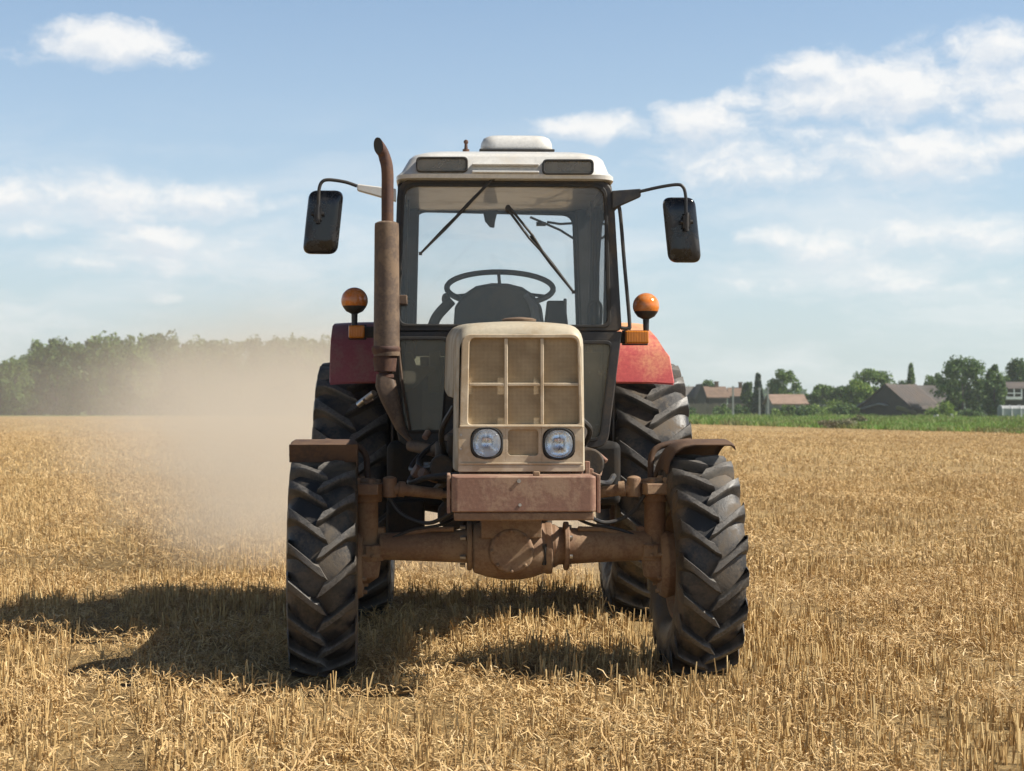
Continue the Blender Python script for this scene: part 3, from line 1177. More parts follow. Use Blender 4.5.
# ---- bumper block
by0, by1 = -.80, -.50
a, c = at(451.5, 476.5, by0), at(596.5, 512, by0)
mx = (a.x + c.x) / 2
hwid = (c.x - a.x) / 2
poly = rpoly([(-hwid, by0), (hwid, by0), (hwid, by1), (-hwid, by1)], [.03, .03, .01, .01], 5)
B = MB()
B.loft([[(mx + x, y, c.z) for x, y in poly], [(mx + x, y, c.z + .006) for x, y in poly], [(mx + x, y, a.z) for x, y in poly]])
bumper = B.build('bumper', 'rust', TR, bevel=.006)
B = MB()
B.box((mx + .0, by0 + .13, c.z - .020), (hwid * 1.93, .24, .036))
B.build('lower_lip', 'axle', bumper, bevel=.006)
B = MB()
B.box((mx - hwid - .012, by0 + .16, (a.z + c.z) / 2), (.016, .26, .17))
B.box((mx + hwid + .012, by0 + .16, (a.z + c.z) / 2), (.016, .26, .17))
build_each(B, 'side_plate', 'rust', bumper, bevel=.003)
B = MB()
t = at(519, 481, by0)
B.cyl((t.x, by0 + .01, t.z), (t.x, by0 - .006, t.z), .009, n=10)
t = at(520, 505, by0)
B.cyl((t.x, by0 + .01, t.z), (t.x, by0 - .003, t.z), .007, n=10)
build_each(B, 'bolt', 'steel', bumper)
B = MB()
B.box((at(537, 0, by0).x, by0 + .06, a.z + .010), (.03, .03, .02))
B.build('stop_block', 'axle', bumper, bevel=.004)
# apron strip between panel and bumper
B = MB()
zz = at(500, 473.5, -.47).z
B.box((at(521, 0, -.47).x, -.46, zz), (.57, .03, .03))
for px in (484, 500, 541, 556, 572):
    B.cyl((at(px, 473, -.48).x, -.47, zz), (at(px, 473, -.48).x, -.485, zz), .008, n=8)
B.box((at(587, 0, -.45).x, -.44, zz + .02), (.022, .06, .07))
B.box((at(590, 0, -.45).x, -.40, zz), (.03, .09, .04))
B.build('front_apron', 'rust', TR, bevel=.003)

# ---- front axle
B = MB()
def AX(px, py, ly=0.0): return at(px, py, ly)
l0, l1 = AX(384, 542), AX(480, 546)
r0, r1 = AX(544, 548), AX(645, 549)
zc = AX(512, 546).z
B.lathe([(-.66, .064), (-.45, .072), (-.22, .082), (-.19, .100), (.19, .105), (.21, .092), (.45, .078), (.66, .070)], o=(.0, 0, zc), ax=(1, 0, 0), n=28)
for sx in (-.225, .245):
    B.lathe([(-.012, .118), (.012, .118)], o=(sx, 0, zc), ax=(1, 0, 0), n=28)
axle = B.build('front_axle', 'axle', TR, bevel=.004, angle=30)
B = MB()
dc = AX(510, 548)
B.lathe([(-.185, .095), (-.175, .118), (-.11, .138), (-.04, .152), (.05, .152), (.12, .138), (.165, .120), (.175, .125), (.20, .125), (.205, .10)], o=(dc.x, -.02, dc.z + .0), ax=(1, 0, 0), n=32)
B.box((dc.x + .0, -.04, dc.z + .115), (.29, .27, .11))
B.lathe([(-.19, .085), (-.18, .105), (-.15, .112), (0, .12)], o=(dc.x, 0, dc.z), ax=(0, 1, 0), n=24)
for k in range(8):
    a_ = 2 * PI * k / 8
    B.cyl((dc.x + .095 * math.cos(a_), -.20, dc.z + .095 * math.sin(a_)), (dc.x + .095 * math.cos(a_), -.17, dc.z + .095 * math.sin(a_)), .010, n=6)
B.build('differential', 'axle', axle, bevel=.008)
B = MB()
B.tube([(.13, -.14, zc + .02), (.135, -.13, zc - .03), (.13, -.12, zc - .08)], .012)
B.build('breather_hose', 'black', axle)


def knuckle(s):
    x = s * .70 - .02
    B = MB()
    B.cyl((x, -.01, .86), (x, .0, .56), .052, n=20)
    B.lathe([(-.03, .07), (.03, .074), (.05, .06), (.075, .06), (.085, .03)], o=(x, -.005, .865), n=20)
    B.lathe([(-.05, .08), (.0, .088), (.03, .08)], o=(x, 0, .60), n=20)
    B.lathe([(-.03, .03), (.0, .075), (.07, .085), (.10, .07)], o=(x + s * .02, 0, .47), n=20)
    # wheel side reduction housing
    B.lathe([(-.0, .15), (.03, .165), (.08, .15), (.10, .10)], o=(x + s * .02, 0, .527), ax=(s, 0, 0), n=26)
    for k in range(7):
        a_ = 2 * PI * k / 7
        B.cyl((x + s * .06, .13 * math.cos(a_), .527 + .13 * math.sin(a_)), (x - s * .0, .13 * math.cos(a_), .527 + .13 * math.sin(a_)), .012, n=6)
    k_ = B.build('steering_knuckle', 'axle', TR, bevel=.004)
    B = MB()
    B.box((x - s * .01, -.06, .90), (.13, .17, .055), rot=(0, 0, s * .2))
    B.cyl((x - s * .11, -.07, .86), (x - s * .11, -.07, .95), .035, n=14)
    B.ball((x - s * .11, -.07, .945), (.036, .036, .018), 14, 8)
    B.cyl((x + s * .05, -.09, .90), (x + s * .05, -.09, .955), .022, n=6)
    B.cyl((x - s * .02, -.11, .90), (x - s * .02, -.11, .95), .018, n=6)
    B.cyl((x + s * .03, .0, .90), (x + s * .03, .0, .96), .020, n=6)
    B.cyl((x - s * .05, -.02, .90), (x - s * .05, -.02, .945), .020, n=6)
    B.build('steering_arm', 'axle', k_, bevel=.006)
    B = MB()
    B.cyl((x - s * .10, -.075, .905), (s * .36, -.02, .872), .030, .026, n=14)
    B.cyl((s * .36, -.02, .872), (s * .20, .02, .855), .018, n=12)
    B.cyl((x - s * .18, -.06, .897), (x - s * .15, -.066, .90), .038, n=14)
    B.build('tie_rod', 'axle', k_)
    B = MB()
    B.box((x - s * .06, .03, .66), (.05, .08, .10))
    B.box((x - s * .03, -.085, .60), (.07, .03, .06))
    for dz in (-.02, .02):
        B.cyl((x - s * .03, -.10, .60 + dz), (x - s * .03, -.118, .60 + dz), .011, n=6)
    B.tube([(x - s * .10, -.02, .665), (s * .42, -.03, .70), (s * .30, -.05, .705)], .012)
    B.build('knuckle_bracket', 'axle', k_, bevel=.004)


knuckle(-1)
knuckle(1)

# beam that carries the front of the tractor, engine, gearbox
B = MB()
B.box((dc.x, -.22, .875), (.32, .52, .17))
B.box((dc.x - .20, .2, .88), (.06, 1.3, .16))
B.box((dc.x + .20, .2, .88), (.06, 1.3, .16))
B.build('front_beam', 'engine', TR, bevel=.01)
B = MB()
B.box((0, .42, 1.08), (.40, 1.10, .52))
B.box((-.0, .42, 1.38), (.26, 1.0, .16))
B.box((0, .40, .76), (.30, .8, .16), taper=1.15)
B.box((0, -.27, 1.25), (.50, .12, .48))
for k in range(4):
    B.box((-.24, .1 + .22 * k, 1.2), (.10, .10, .14))
    B.box((.24, .1 + .22 * k, 1.2), (.10, .10, .14))
    B.cyl((-.30, .1 + .22 * k, 1.02), (-.30, .1 + .22 * k, 1.16), .035, n=12)
B.cyl((.36, .0, 1.02), (.36, .22, 1.02), .075, n=18)
B.cyl((.33, .42, .95), (.33, .42, 1.2), .055, n=18)
B.cyl((-.34, .5, .90), (-.34, .5, 1.12), .055, n=18)
B.cyl((-.36, .02, 1.0), (-.36, .16, 1.0), .06, n=18)
B.build('engine', 'engine', TR, bevel=.01)
B = MB()
for pts in ([(-.30, -.2, 1.30), (-.36, -.1, 1.18), (-.34, .1, 1.05), (-.26, .2, .95)], [(.29, -.2, 1.25), (.36, -.05, 1.18), (.33, .2, 1.1), (.25, .4, 1.2)],
            [(-.33, .9, 1.15), (-.48, .7, 1.02), (-.42, .4, .94), (-.30, .3, .93)], [(-.46, 1.0, 1.06), (-.52, .6, .97), (-.38, .3, 1.0)], [(.35, .9, 1.1), (.46, .7, 1.0), (.42, .4, .93), (.3, .25, .9)],
            [(-.25, -.3, .98), (-.42, -.15, .96), (-.52, .2, .92), (-.48, .8, .98)], [(.27, -.3, .97), (.42, -.2, .93), (.50, .2, .95)]):
    B.tube(smooth_path(pts), .014, 8)
build_each(B, 'hose', 'black', TR)
B = MB()
rs = random.Random(4)
for k in range(16):
    s = rs.choice((-1, 1, -1))
    p = (s * rs.uniform(.27, .50), rs.uniform(.1, .95), rs.uniform(.90, 1.15))
    if k % 2:
        B.box(p, (rs.uniform(.03, .09), rs.uniform(.04, .1), rs.uniform(.03, .08)), rot=(rs.random(), rs.random(), rs.random()))
    else:
        B.cyl(p, (p[0] + rs.uniform(-.08, .08), p[1] + .03, p[2] + rs.uniform(-.05, .05)), rs.uniform(.012, .03), n=10)
build_each(B, 'engine_fitting', 'rust', TR, bevel=.004)
B = MB()
for (x, y, z) in ((-.30, .15, 1.42), (-.46, .95, 1.07), (-.44, .75, .985), (-.40, .55, .94), (-.34, .40, .99), (.37, .5, 1.04)):
    B.cyl((x, y, z), (x + .02, y - .05, z + .005), .015, n=10)
    B.box((x, y + .02, z), (.035, .03, .035))
build_each(B, 'pipe_joint', 'steel', TR, bevel=.003)
B = MB()
B.box((0, 1.55, .80), (.44, 1.3, .50))
B.box((0, 2.45, .82), (.52, .5, .56))
B.lathe([(-.83, .09), (-.6, .12), (-.3, .17), (.3, .17), (.6, .12), (.83, .09)], o=(0, 2.45, .785), ax=(1, 0, 0), n=24)
B.build('transmission', 'engine', TR, bevel=.02)
# steps and tanks below the cab
B = MB()
B.box((-.48, 1.66, .92), (.38, .75, .36))
B.build('fuel_tank', 'grime', TR, bevel=.04, seg=3)
B = MB()
B.box((.47, 1.66, .92), (.36, .75, .36))
B.build('fuel_tank', 'grime', TR, bevel=.04, seg=3)
B = MB()
B.box((-.565, 1.45, .655), (.21, .42, .24))
B.build('tool_box', 'grime', TR, bevel=.015)
B = MB()
B.lathe([(0, .07), (.01, .085), (.30, .085), (.31, .07)], o=(-.30, 1.1, .70), ax=(0, 1, 0), n=20)
B.tube([(-.30, 1.12, .76), (-.40, 1.0, .84), (-.34, .8, .9)], .02, 8)
B.build('hydraulic_pump', 'engine', TR)
B = MB()
B.box((0, 1.16, .70), (.50, .10, .34))
B.build('clutch_housing', 'engine', TR, bevel=.03)

B = MB()
B.box((-.57, 1.98, 1.08), (.18, .02, .80))
B.box((.57, 1.98, 1.08), (.18, .02, .80))
build_each(B, 'gap_plate', 'grime', TR, bevel=.004)  # dark plates added to darken the bright gaps inside the rear tyres

B = MB()
for sgn in (-1, 1):
    B.tube(smooth_path([(sgn * .20, -.10, .84), (sgn * .30, -.16, .80), (sgn * .42, -.14, .74), (sgn * .55, -.10, .78), (sgn * .62, -.08, .87)]), .010, 8)
    B.tube(smooth_path([(sgn * .24, .10, .78), (sgn * .36, -.02, .725), (sgn * .50, -.03, .70), (sgn * .60, -.04, .66)]), .008, 8)
build_each(B, 'hydraulic_line', 'black', TR)
B = MB()
for sgn in (-1, 1):
    for k in range(6):
        a_ = 2 * PI * (k + .5) / 6
        B.cyl((sgn * .245 + .0, .092 * math.cos(a_), zc + .092 * math.sin(a_)), (sgn * .272, .092 * math.cos(a_), zc + .092 * math.sin(a_)), .011, n=6)
build_each(B, 'flange_bolt', 'steel', axle)
B = MB()
for px_, py_ in ((459, 449), (459, 435), (463, 467), (579, 467), (521, 467)):
    c_ = at(px_ + 2, py_, GY)
    B.cyl((c_.x, GY + .01, c_.z), (c_.x, GY - .004, c_.z), .006, n=10)
build_each(B, 'screw', 'steel', lamp_panel)

# ---- cab
CY = 1.10                    # front plane
CYB = 2.56                   # rear plane
# front frame (windscreen) : outer / inner outline in picture measures at the front plane
f_out = rpoly([(392.5, 331), (397.5, 178), (613, 179), (622, 331)], [6, 20, 20, 6], 7)
f_in = rpoly([(398.5, 325.5), (403.5, 184), (605.5, 185), (610, 326.5)], [9, 14, 14, 9], 7)
B = MB()
B.ring(pix(f_out, CY), pix(f_in, CY), (0, .07, 0))
ws_frame = B.build('windscreen_frame', 'cab_dark', TR, bevel=.008)
s_out = rpoly([(397.2, 326.8), (402, 182.5), (607, 183.5), (611.5, 327.8)], [9, 14, 14, 9], 7)
s_in = rpoly([(399.6, 323.8), (404.8, 186), (604, 187), (608, 324.8)], [9, 13, 13, 9], 7)
B = MB()
B.ring(pix(s_out, CY - .012), pix(s_in, CY - .012), (0, .03, 0))
B.build('windscreen_seal', 'black_rubber', ws_frame, bevel=.004)
B = MB()
B.plate(pix(f_in, CY + .02), (0, .005, 0))
B.build('windscreen', 'glass', TR)

# lower front windows
def lower_window(outer, inner, rad_o, rad_i):
    B = MB()
    fr_o, fr_i = rpoly(outer, rad_o, 5), rpoly(inner, rad_i, 5)
    B.ring(pix(fr_o, CY + .002), pix(fr_i, CY + .002), (0, .05, 0))
    fr = B.build('lower_window', 'cab_dark', TR, bevel=.008)
    B = MB()
    mid = [(Vector(p) * .0 + Vector(p)) for p in inner]
    c = sum((Vector(p) for p in inner), Vector((0, 0))) / len(inner)
    big = [tuple(c + (Vector(p) - c) * 1.03) for p in inner]
    sm = [tuple(c + (Vector(p) - c) * .96) for p in inner]
    B.ring(pix(rpoly(big, rad_i, 5), CY - .008), pix(rpoly(sm, rad_i, 5), CY - .008), (0, .02, 0))
    B.build('window_seal', 'black_rubber', fr, bevel=.003)
    B = MB()
    B.plate(pix(rpoly(inner, rad_i, 5), CY + .02), (0, .005, 0))
    B.build('pane', 'glass_dusty', fr)
    return fr


lower_window([(398, 446), (389.5, 331.3), (461, 331.3), (455, 446)], [(404, 432), (396.5, 338), (448, 338), (442, 432)], [14, 2, 2, 6], [6, 6, 6, 6])
lower_window([(576, 448), (576, 331.3), (622, 331.3), (607.5, 448)], [(578, 440), (580, 342), (611.5, 342), (600, 440)], [4, 2, 2, 14], [6, 6, 6, 8])
# bulkhead between the lower windows behind the hood
B = MB()
p0, p1 = at(455, 331, CY + .05), at(582, 446, CY + .05)
B.box(((p0.x + p1.x) / 2, CY + .06, (p0.z + p1.z) / 2), (p1.x - p0.x, .03, p0.z - p1.z))
B.build('bulkhead', 'cab_dark', TR)

# box of the cab : corner x values at top, belt and bottom of the front plane
zt, zm, zb = at(500, 179, CY).z, at(500, 331, CY).z, at(500, 447, CY).z
XL = [at(397.5, 179, CY).x, at(392.5, 331, CY).x, at(398, 447, CY).x]
XR = [at(613, 179, CY).x, at(622, 331, CY).x, at(607.5, 447, CY).x]
XCM = (XL[0] + XR[0]) / 2


def side_x(side, z):
    X = XR if side > 0 else XL
    if z >= zm: return X[1] + (X[0] - X[1]) * (z - zm) / (zt - zm)
    return X[2] + (X[1] - X[2]) * (z - zb) / (zm - zb)


def side_pts(side, poly):
    return [Vector((side_x(side, z), y, z)) for y, z in poly]


for side in (-1, 1):
    # door with its tall window
    do = rpoly([(CY + .075, zb + .03), (CY + .075, zt - .01), (CY + .90, zt - .01), (CY + .90, zb + .03)], [.06, .06, .04, .04], 5)
    di = rpoly([(CY + .125, zb + .12), (CY + .125, zt - .06), (CY + .85, zt - .06), (CY + .85, zb + .12)], [.05, .05, .05, .05], 5)
    B = MB()
    B.ring(side_pts(side, do), side_pts(side, di), (-side * .04, 0, 0))
    door = B.build('cab_door', 'cab_dark', TR, bevel=.006)
    B = MB()
    B.plate([p - Vector((side * .018, 0, 0)) for p in side_pts(side, di)], (-side * .005, 0, 0))
    B.build('pane', 'glass', door)
    B = MB()
    B.tube(smooth_path([(side_x(side, 1.95) - side * .05, CY + .82, 1.95), (side_x(side, 1.95) - side * .10, CY + .84, 1.90), (side_x(side, 1.75) - side * .10, CY + .84, 1.72), (side_x(side, 1.7) - side * .05, CY + .82, 1.68)]), .010)
    B.build('handle', 'black', door)
    # rear quarter with its window, over the fender
    do = rpoly([(CY + .905, 1.62), (CY + .905, zt - .01), (CYB - .002, zt - .01), (CYB - .002, 1.62)], [.03, .03, .06, .03], 5)
    di = rpoly([(CY + .96, 1.74), (CY + .96, zt - .06), (CYB - .07, zt - .06), (CYB - .07, 1.74)], .05, 5)
    B = MB()
    B.ring(side_pts(side, do), side_pts(side, di), (-side * .04, 0, 0))
    q = B.build('quarter_window', 'cab_dark', TR, bevel=.006)
    B = MB()
    B.plate([p - Vector((side * .018, 0, 0)) for p in side_pts(side, di)], (-side * .005, 0, 0))
    B.build('pane', 'glass', q)
# rear wall with its window
xl, xr = XL[0] + .003, XR[0] - .003
ro = [(xl, CYB, 1.62), (xl, CYB, zt), (xr, CYB, zt), (xr, CYB, 1.62)]
ro2 = rpoly([(xl, 1.62), (xl, zt), (xr, zt), (xr, 1.62)], [.02, .06, .06, .02], 6)
wl, wr = at(414, 250, CYB).x, at(574, 250, CYB).x
ri2 = rpoly([(wl - .01, 1.80), (wl + .015, at(500, 212, CYB).z), (wr - .01, at(500, 215, CYB).z), (wr + .015, 1.80)], [.03, .07, .07, .03], 6)
B = MB()
B.ring([(x, CYB, z) for x, z in ro2], [(x, CYB, z) for x, z in ri2], (0, .045, 0))
rw = B.build('rear_wall', 'lining', TR, bevel=.006)
B = MB()
B.plate([(x, CYB + .02, z) for x, z in ri2], (0, .005, 0))
B.build('pane', 'glass', rw)
B = MB()
p = at(575, 240, CYB - .02)
B.tube([at(579, 242, CYB + .03), at(560, 230, CYB + .04), at(530, 217, CYB + .04)], .008, 6)
B.tube([at(577, 223, CYB + .03), at(560, 224, CYB + .04), at(547, 222, CYB + .04)], .008, 6)
B.box(at(541, 224, CYB + .05), (.06, .03, .025))
build_each(B, 'rear_wiper', 'black', rw)
# lower rear wall, floor and headliner
B = MB()
B.box((XCM, CYB - .02, 1.34), (.98, .03, .55))
B.box((XCM, (CY + CYB) / 2 + .02, zb + .02), (1.0, CYB - CY - .12, .035))
B.build('cab_floor', 'cab_dark', TR)
B = MB()
B.box((XCM, (CY + CYB) / 2 + .02, zt + .012), (XR[0] - XL[0] - .05, CYB - CY - .06, .02))
B.build('headliner', 'lining', TR)
B = MB()
p = at(490, 216, 2.3)
poly = [at(x, y, 2.3) for x, y in ((483, 211), (484, 216), (485, 221), (487.5, 224), (490, 227), (494.5, 227.5), (495, 222), (497, 214), (498, 210))]
B.plate(poly, (0, .03, 0))
B.build('interior_mirror', 'dash', TR, bevel=.004)
# pillars inside
B = MB()
for side in (-1, 1):
    x = side_x(side, 2.2)
    B.plate(side_pts(side, [(CYB - .10, 1.6), (CYB - .10, zt), (CYB - .01, zt), (CYB - .01, 1.6)]), (-side * .10, 0, 0))
    B.plate(side_pts(side, [(CY + .87, 1.1), (CY + .87, zt), (CY + .93, zt), (CY + .93, 1.1)]), (-side * .045, 0, 0))
build_each(B, 'pillar_lining', 'lining', TR, bevel=.01)

# roof shell
B = MB()
def roof_loop(x0, x1, y0, y1, z, r, zf=0.0):
    return [(x, y, z + zf * (1 if y < (y0 + y1) / 2 else 0)) for x, y in rpoly([(x0, y0), (x1, y0), (x1, y1), (x0, y1)], r, 6)]
rx0, rx1 = at(396.5, 178, CY - .05).x, at(614.5, 178, CY - .05).x
tx0, tx1 = at(410, 152, CY).x, at(603, 155, CY).x
za, zbm = at(500, 178.5, CY - .06).z, at(500, 153, CY).z
loops = [roof_loop(rx0 + .02, rx1 - .02, CY - .03, CYB + .05, za - .004, .12),
         roof_loop(rx0 - .004, rx1 + .004, CY - .07, CYB + .08, za, .14),
         roof_loop(rx0 - .004, rx1 + .004, CY - .075, CYB + .08, za + .022, .14),
         roof_loop(rx0 + .022, rx1 - .022, CY - .055, CYB + .05, za + .045, .14),
         roof_loop(tx0 - .01, tx1 + .01, CY - .035, CYB, zbm - .03, .15),
         roof_loop(tx0 + .01, tx1 - .01, CY - .005, CYB - .04, zbm - .006, .16),
         roof_loop(tx0 + .06, tx1 - .06, CY + .07, CYB - .10, zbm + .018, .16),
         roof_loop(tx0 + .18, tx1 - .18, CY + .30, CYB - .30, zbm + .045, .16)]
B.loft(loops)
roof = B.build('roof', 'white', TR, angle=45)
B = MB()
hz = zbm + .040
hc = at(515.5, 145, 1.85)
def hatch_loop(k, z): return [(hc.x + x * k, 1.85 + y * k, z) for x, y in rpoly([(-.215, -.22), (.215, -.22), (.215, .22), (-.215, .22)], .10, 6)]
ztop = at(515, 135.5, 1.70).z
B.loft([hatch_loop(.97, ztop - .088), hatch_loop(.99, ztop - .075), hatch_loop(.97, ztop - .045), hatch_loop(.91, ztop - .018), hatch_loop(.80, ztop - .004), hatch_loop(.5, ztop)])
hatch = B.build('roof_hatch', 'white', roof, angle=50)
B = MB()
B.loft([hatch_loop(.90, hz - .03), hatch_loop(.90, ztop - .085)])
B.box((hc.x, 1.85, ztop - .096), (.44, .45, .012))
B.build('hatch_seal', 'black_rubber', hatch, bevel=.003)
B = MB()
p = at(466, 152, 1.5)
B.cyl((p.x, 1.5, zbm), (p.x, 1.5, p.z + .015), .02, n=12)
B.cyl((p.x, 1.5, p.z + .015), (p.x, 1.5, at(466, 141, 1.5).z), .011, .007, n=10)
B.ball((p.x, 1.5, at(466, 142, 1.5).z), .014, 10, 6)
B.build('antenna_base', 'pipe_rust', roof)


def work_lamp(x0, x1, y0, y1):
    yy = CY - .088
    B = MB()
    o_ = rpoly([(x0, y1), (x0, y0), (x1, y0), (x1, y1)], 5, 5)
    i_ = rpoly([(x0 + 2.2, y1 - 2.2), (x0 + 2.2, y0 + 2.2), (x1 - 2.2, y0 + 2.2), (x1 - 2.2, y1 - 2.2)], 3.5, 5)
    B.ring(pix(o_, yy), pix(i_, yy), (0, .07, 0))
    l = B.build('work_lamp', 'black_rubber', roof, bevel=.004)
    B = MB()
    B.plate(pix(i_, yy + .012), (0, .005, 0))
    B.build('lens', 'lamp_lens', l)
    B = MB()
    c = at((x0 + x1) / 2, (y0 + y1) / 2, yy)
    B.plate(pix(i_, yy + .045), (0, .01, 0))
    B.build('reflector', 'steel', l)


B = MB()
for (py_, yo, hh) in ((164, .070, .010), (171.5, .078, .012)):
    p0, p1 = at(472, py_, CY - yo), at(539, py_ + 1, CY - yo)
    B.box(((p0.x + p1.x) / 2, CY - yo + .012, (p0.z + p1.z) / 2), (p1.x - p0.x, .05, hh))
build_each(B, 'visor_rib', 'white', roof, bevel=.004)
work_lamp(416, 468, 156.5, 172)
work_lamp(542.5, 594, 159, 174.5)


# wipers
def wiper(pivot, tip, blade0):
    B = MB()
    yy = CY - .03
    a_, b_, c_ = at(*pivot, yy), at(*tip, yy), at(*blade0, yy)
    B.cyl((a_.x, CY + .03, a_.z), (a_.x, yy - .015, a_.z), .014, n=12)
    o_ = Vector((.006, 0, .004))
    B.tube([a_ + o_, a_.lerp(b_, .35) + o_ * 1.6 + Vector((0, -.012, 0)), a_.lerp(b_, .55)], .0075, 6)
    B.tube([a_ - o_, a_.lerp(b_, .35) - o_ * 1.6 + Vector((0, -.012, 0)), a_.lerp(b_, .55)], .0075, 6)
    w = B.build('wiper', 'black', TR)
    B = MB()
    B.tube([c_, c_.lerp(b_, .5), b_], [.008, .012, .007], 6)
    B.box(b_, (.018, .014, .018))
    B.build('blade', 'black_rubber', w)


wiper((494, 177.5), (420.5, 253.5), (470, 203))
wiper((508, 207.5), (573.5, 292), (530, 236))


# ---- interior
B = MB()
sw = at(500, 288, 1.62)
cx_, cz_ = sw.x, sw.z
pts = []
rx_ = (at(553, 0, 1.62).x - at(447, 0, 1.62).x) / 2
for k in range(40):
    a_ = 2 * PI * k / 40
    pts.append((cx_ + rx_ * math.cos(a_), 1.62 + .27 * math.sin(a_), cz_ + .115 * math.sin(a_)))
B.tube(pts, .017, 10, closed=True)
for a_ in (R(90), R(210), R(330)):
    B.tube([(cx_, 1.60, cz_ - .02), (cx_ + rx_ * math.cos(a_), 1.62 + .27 * math.sin(a_), cz_ + .115 * math.sin(a_))], .010, 8)
B.cyl((cx_, 1.60, cz_ - .03), (cx_, 1.60, cz_ + .01), .04, n=16)
B.cyl((cx_, 1.60, cz_ - .02), (cx_, 1.45, 1.30), .03, n=14)
B.build('steering_wheel', 'dash', TR)
# instrument hood
B = MB()
secs = []
for (y, k, dz) in ((CY + .10, 1.04, -.03), (CY + .18, 1.0, 0.0), (CY + .34, .97, .0), (CY + .42, .90, -.04)):
    o_ = [(452, 325), (456, 305), (464, 294), (476, 286), (492, 283), (508, 283.5), (522, 287), (533, 294), (539, 304), (541, 325)]
    lo = [at(x, y_, CY + .18) for x, y_ in o_]
    mxx = at(497, 0, CY + .18).x
    z0 = at(0, 325, CY + .18).z
    secs.append([(mxx + (p.x - mxx) * k, y, z0 - .25 if i in (0, len(o_) - 1) else z0 + (p.z - z0) * k + dz) for i, p in enumerate(lo)])
B.loft(secs)
B.build('instrument_hood', 'dash', TR, bevel=.012, angle=60)
B = MB()
for k in range(6):
    x = at(528 + 1.5 * k, 0, 1.25).x
    B.tube(smooth_path([(x - .02, 1.16 + .02 * k, 1.92 - .008 * k), (x + .015, 1.15 + .02 * k, 1.86), (x + .03, 1.15 + .02 * k, 1.78), (x + .04, 1.17, 1.70)]), .016, 8)
B.build('dust_cover', 'seat', TR)
# seat behind the wheel and levers
B = MB()
def seat_loop(z, hw, y0, y1): return [(cx_ + .02 + x, y, z) for x, y in rpoly([(-hw, y0), (hw, y0), (hw, y1), (-hw, y1)], .05, 5)]
B.loft([seat_loop(1.40, .20, 1.90, 2.30), seat_loop(1.43, .23, 1.86, 2.34), seat_loop(1.50, .23, 1.86, 2.34), seat_loop(1.53, .20, 1.90, 2.30)])
B.box((cx_ + .02, 2.10, 1.25), (.25, .3, .32))
seat = B.build('seat', 'seat', TR, angle=50)
B = MB()
B.loft([[(cx_ + .02 + x, 2.30 + .04 * t, 1.50 + z) for x, z in rpoly([(-.2 * k, 0), (-.2 * k, .32), (.2 * k, .32), (.2 * k, 0)], .07, 5)] for t, k in ((0, .9), (.5, 1.0), (1.6, 1.0), (2.2, .9))])
B.build('backrest', 'seat', seat, angle=50)
B = MB()
p = at(438, 318, 1.3)
B.tube(smooth_path([at(430, 335, 1.35), at(436, 318, 1.35), at(447, 305, 1.35), at(452, 300, 1.35)]), [.03] * 18 + [.03], 10)
B.ball(at(446, 299, 1.36), (.025, .03, .035), 12, 8)
B.box(at(556, 318, 1.6), (.15, .10, .20), taper=.7)
B.box(at(565, 312, 1.65), (.02, .03, .16))
build_each(B, 'control_lever', 'lining', TR, bevel=.01)
B = MB()
for (poly, yy) in (([(398, 352), (412, 352), (416, 365), (438, 367), (409, 392), (399, 392)], 1.5), ([(429, 352), (440, 350), (441, 392), (428, 393)], 1.55)):
    B.plate(pix(poly, yy), (0, .05, 0))
build_each(B, 'heater_box', 'tan_panel', TR, bevel=.006)
B = MB()
B.plate(pix([(580, 352), (606, 352), (598, 436), (580, 436)], 1.62), (0, .03, 0))
B.build('side_trim', 'tan_panel', TR, bevel=.006)

# ---- exhaust
EY = .93
B = MB()
m0, m1 = at(385.5, 356, EY), at(387, 222, EY)
B.lathe([(0, .070), (.02, .073), (m1.z - m0.z - .70, .071), (m1.z - m0.z - .03, .066), (m1.z - m0.z - .008, .064), (m1.z - m0.z, .050), (m1.z - m0.z + .004, .034)], o=(m0.x + .006, EY, m0.z), n=28)
ex = B.build('exhaust', 'exhaust', TR)
B = MB()
path = smooth_path([at(387.5, 224, EY), at(387.5, 195, EY), at(387.5, 174, EY), at(386, 162, EY), at(381.5, 150.5, EY - .02), at(375.5, 142, EY - .06)], 7)
B.tube(path, .033, 20)
# slanted mouth: slide the last rings along the pipe, short on the left, long on the right
B.bm.verts.ensure_lookup_table()
dv = (path[-1] - path[-2]).normalized()
lv = Vector((-.62, -.80, 0))
lv = (lv - dv * lv.dot(dv)).normalized()
nl_ = 20
for q in range(1, 13):
    pc = path[-q]
    for v_ in B.bm.verts[len(B.bm.verts) - nl_ * q: len(B.bm.verts) - nl_ * (q - 1)]:
        k_ = (v_.co - pc).dot(lv) / .033
        v_.co -= dv * (max(0, k_ + .9) * .034 * max(0, 1 - (q - 1) / 12))
B.bm.faces.ensure_lookup_table()
B.build('exhaust_pipe', 'pipe_rust', ex)
B = MB()
e = path[-1]
u_ = dv.cross(lv)
mouth = []
for k in range(24):
    a_ = 2 * PI * k / 24
    kk = math.cos(a_)
    mouth.append(e + (lv * kk + u_ * math.sin(a_)) * .030 - dv * (max(0, kk * .9 + .9) * .034 - .003))
B.plate(mouth, dv * .002)
B.build('pipe_mouth', 'black', ex)
B = MB()
B.lathe([(0, .062), (.04, .078), (.052, .078), (.06, .074)], o=at(386, 352, EY) - Vector((0, 0, .03)), n=26)
B.lathe([(-.075, .058), (0, .066)], o=at(385, 352, EY) - Vector((0, 0, .03)), n=26)
for i, yy in enumerate((351, 358, 364, 370, 376)):
    c_ = at(384 + i * .4, yy, EY)
    B.lathe([(-.012, .036), (-.008, .045), (.008, .045), (.012, .036)], o=c_, n=22)
B.cyl(at(383.5, 352, EY), at(386, 380, EY), .036, n=20)
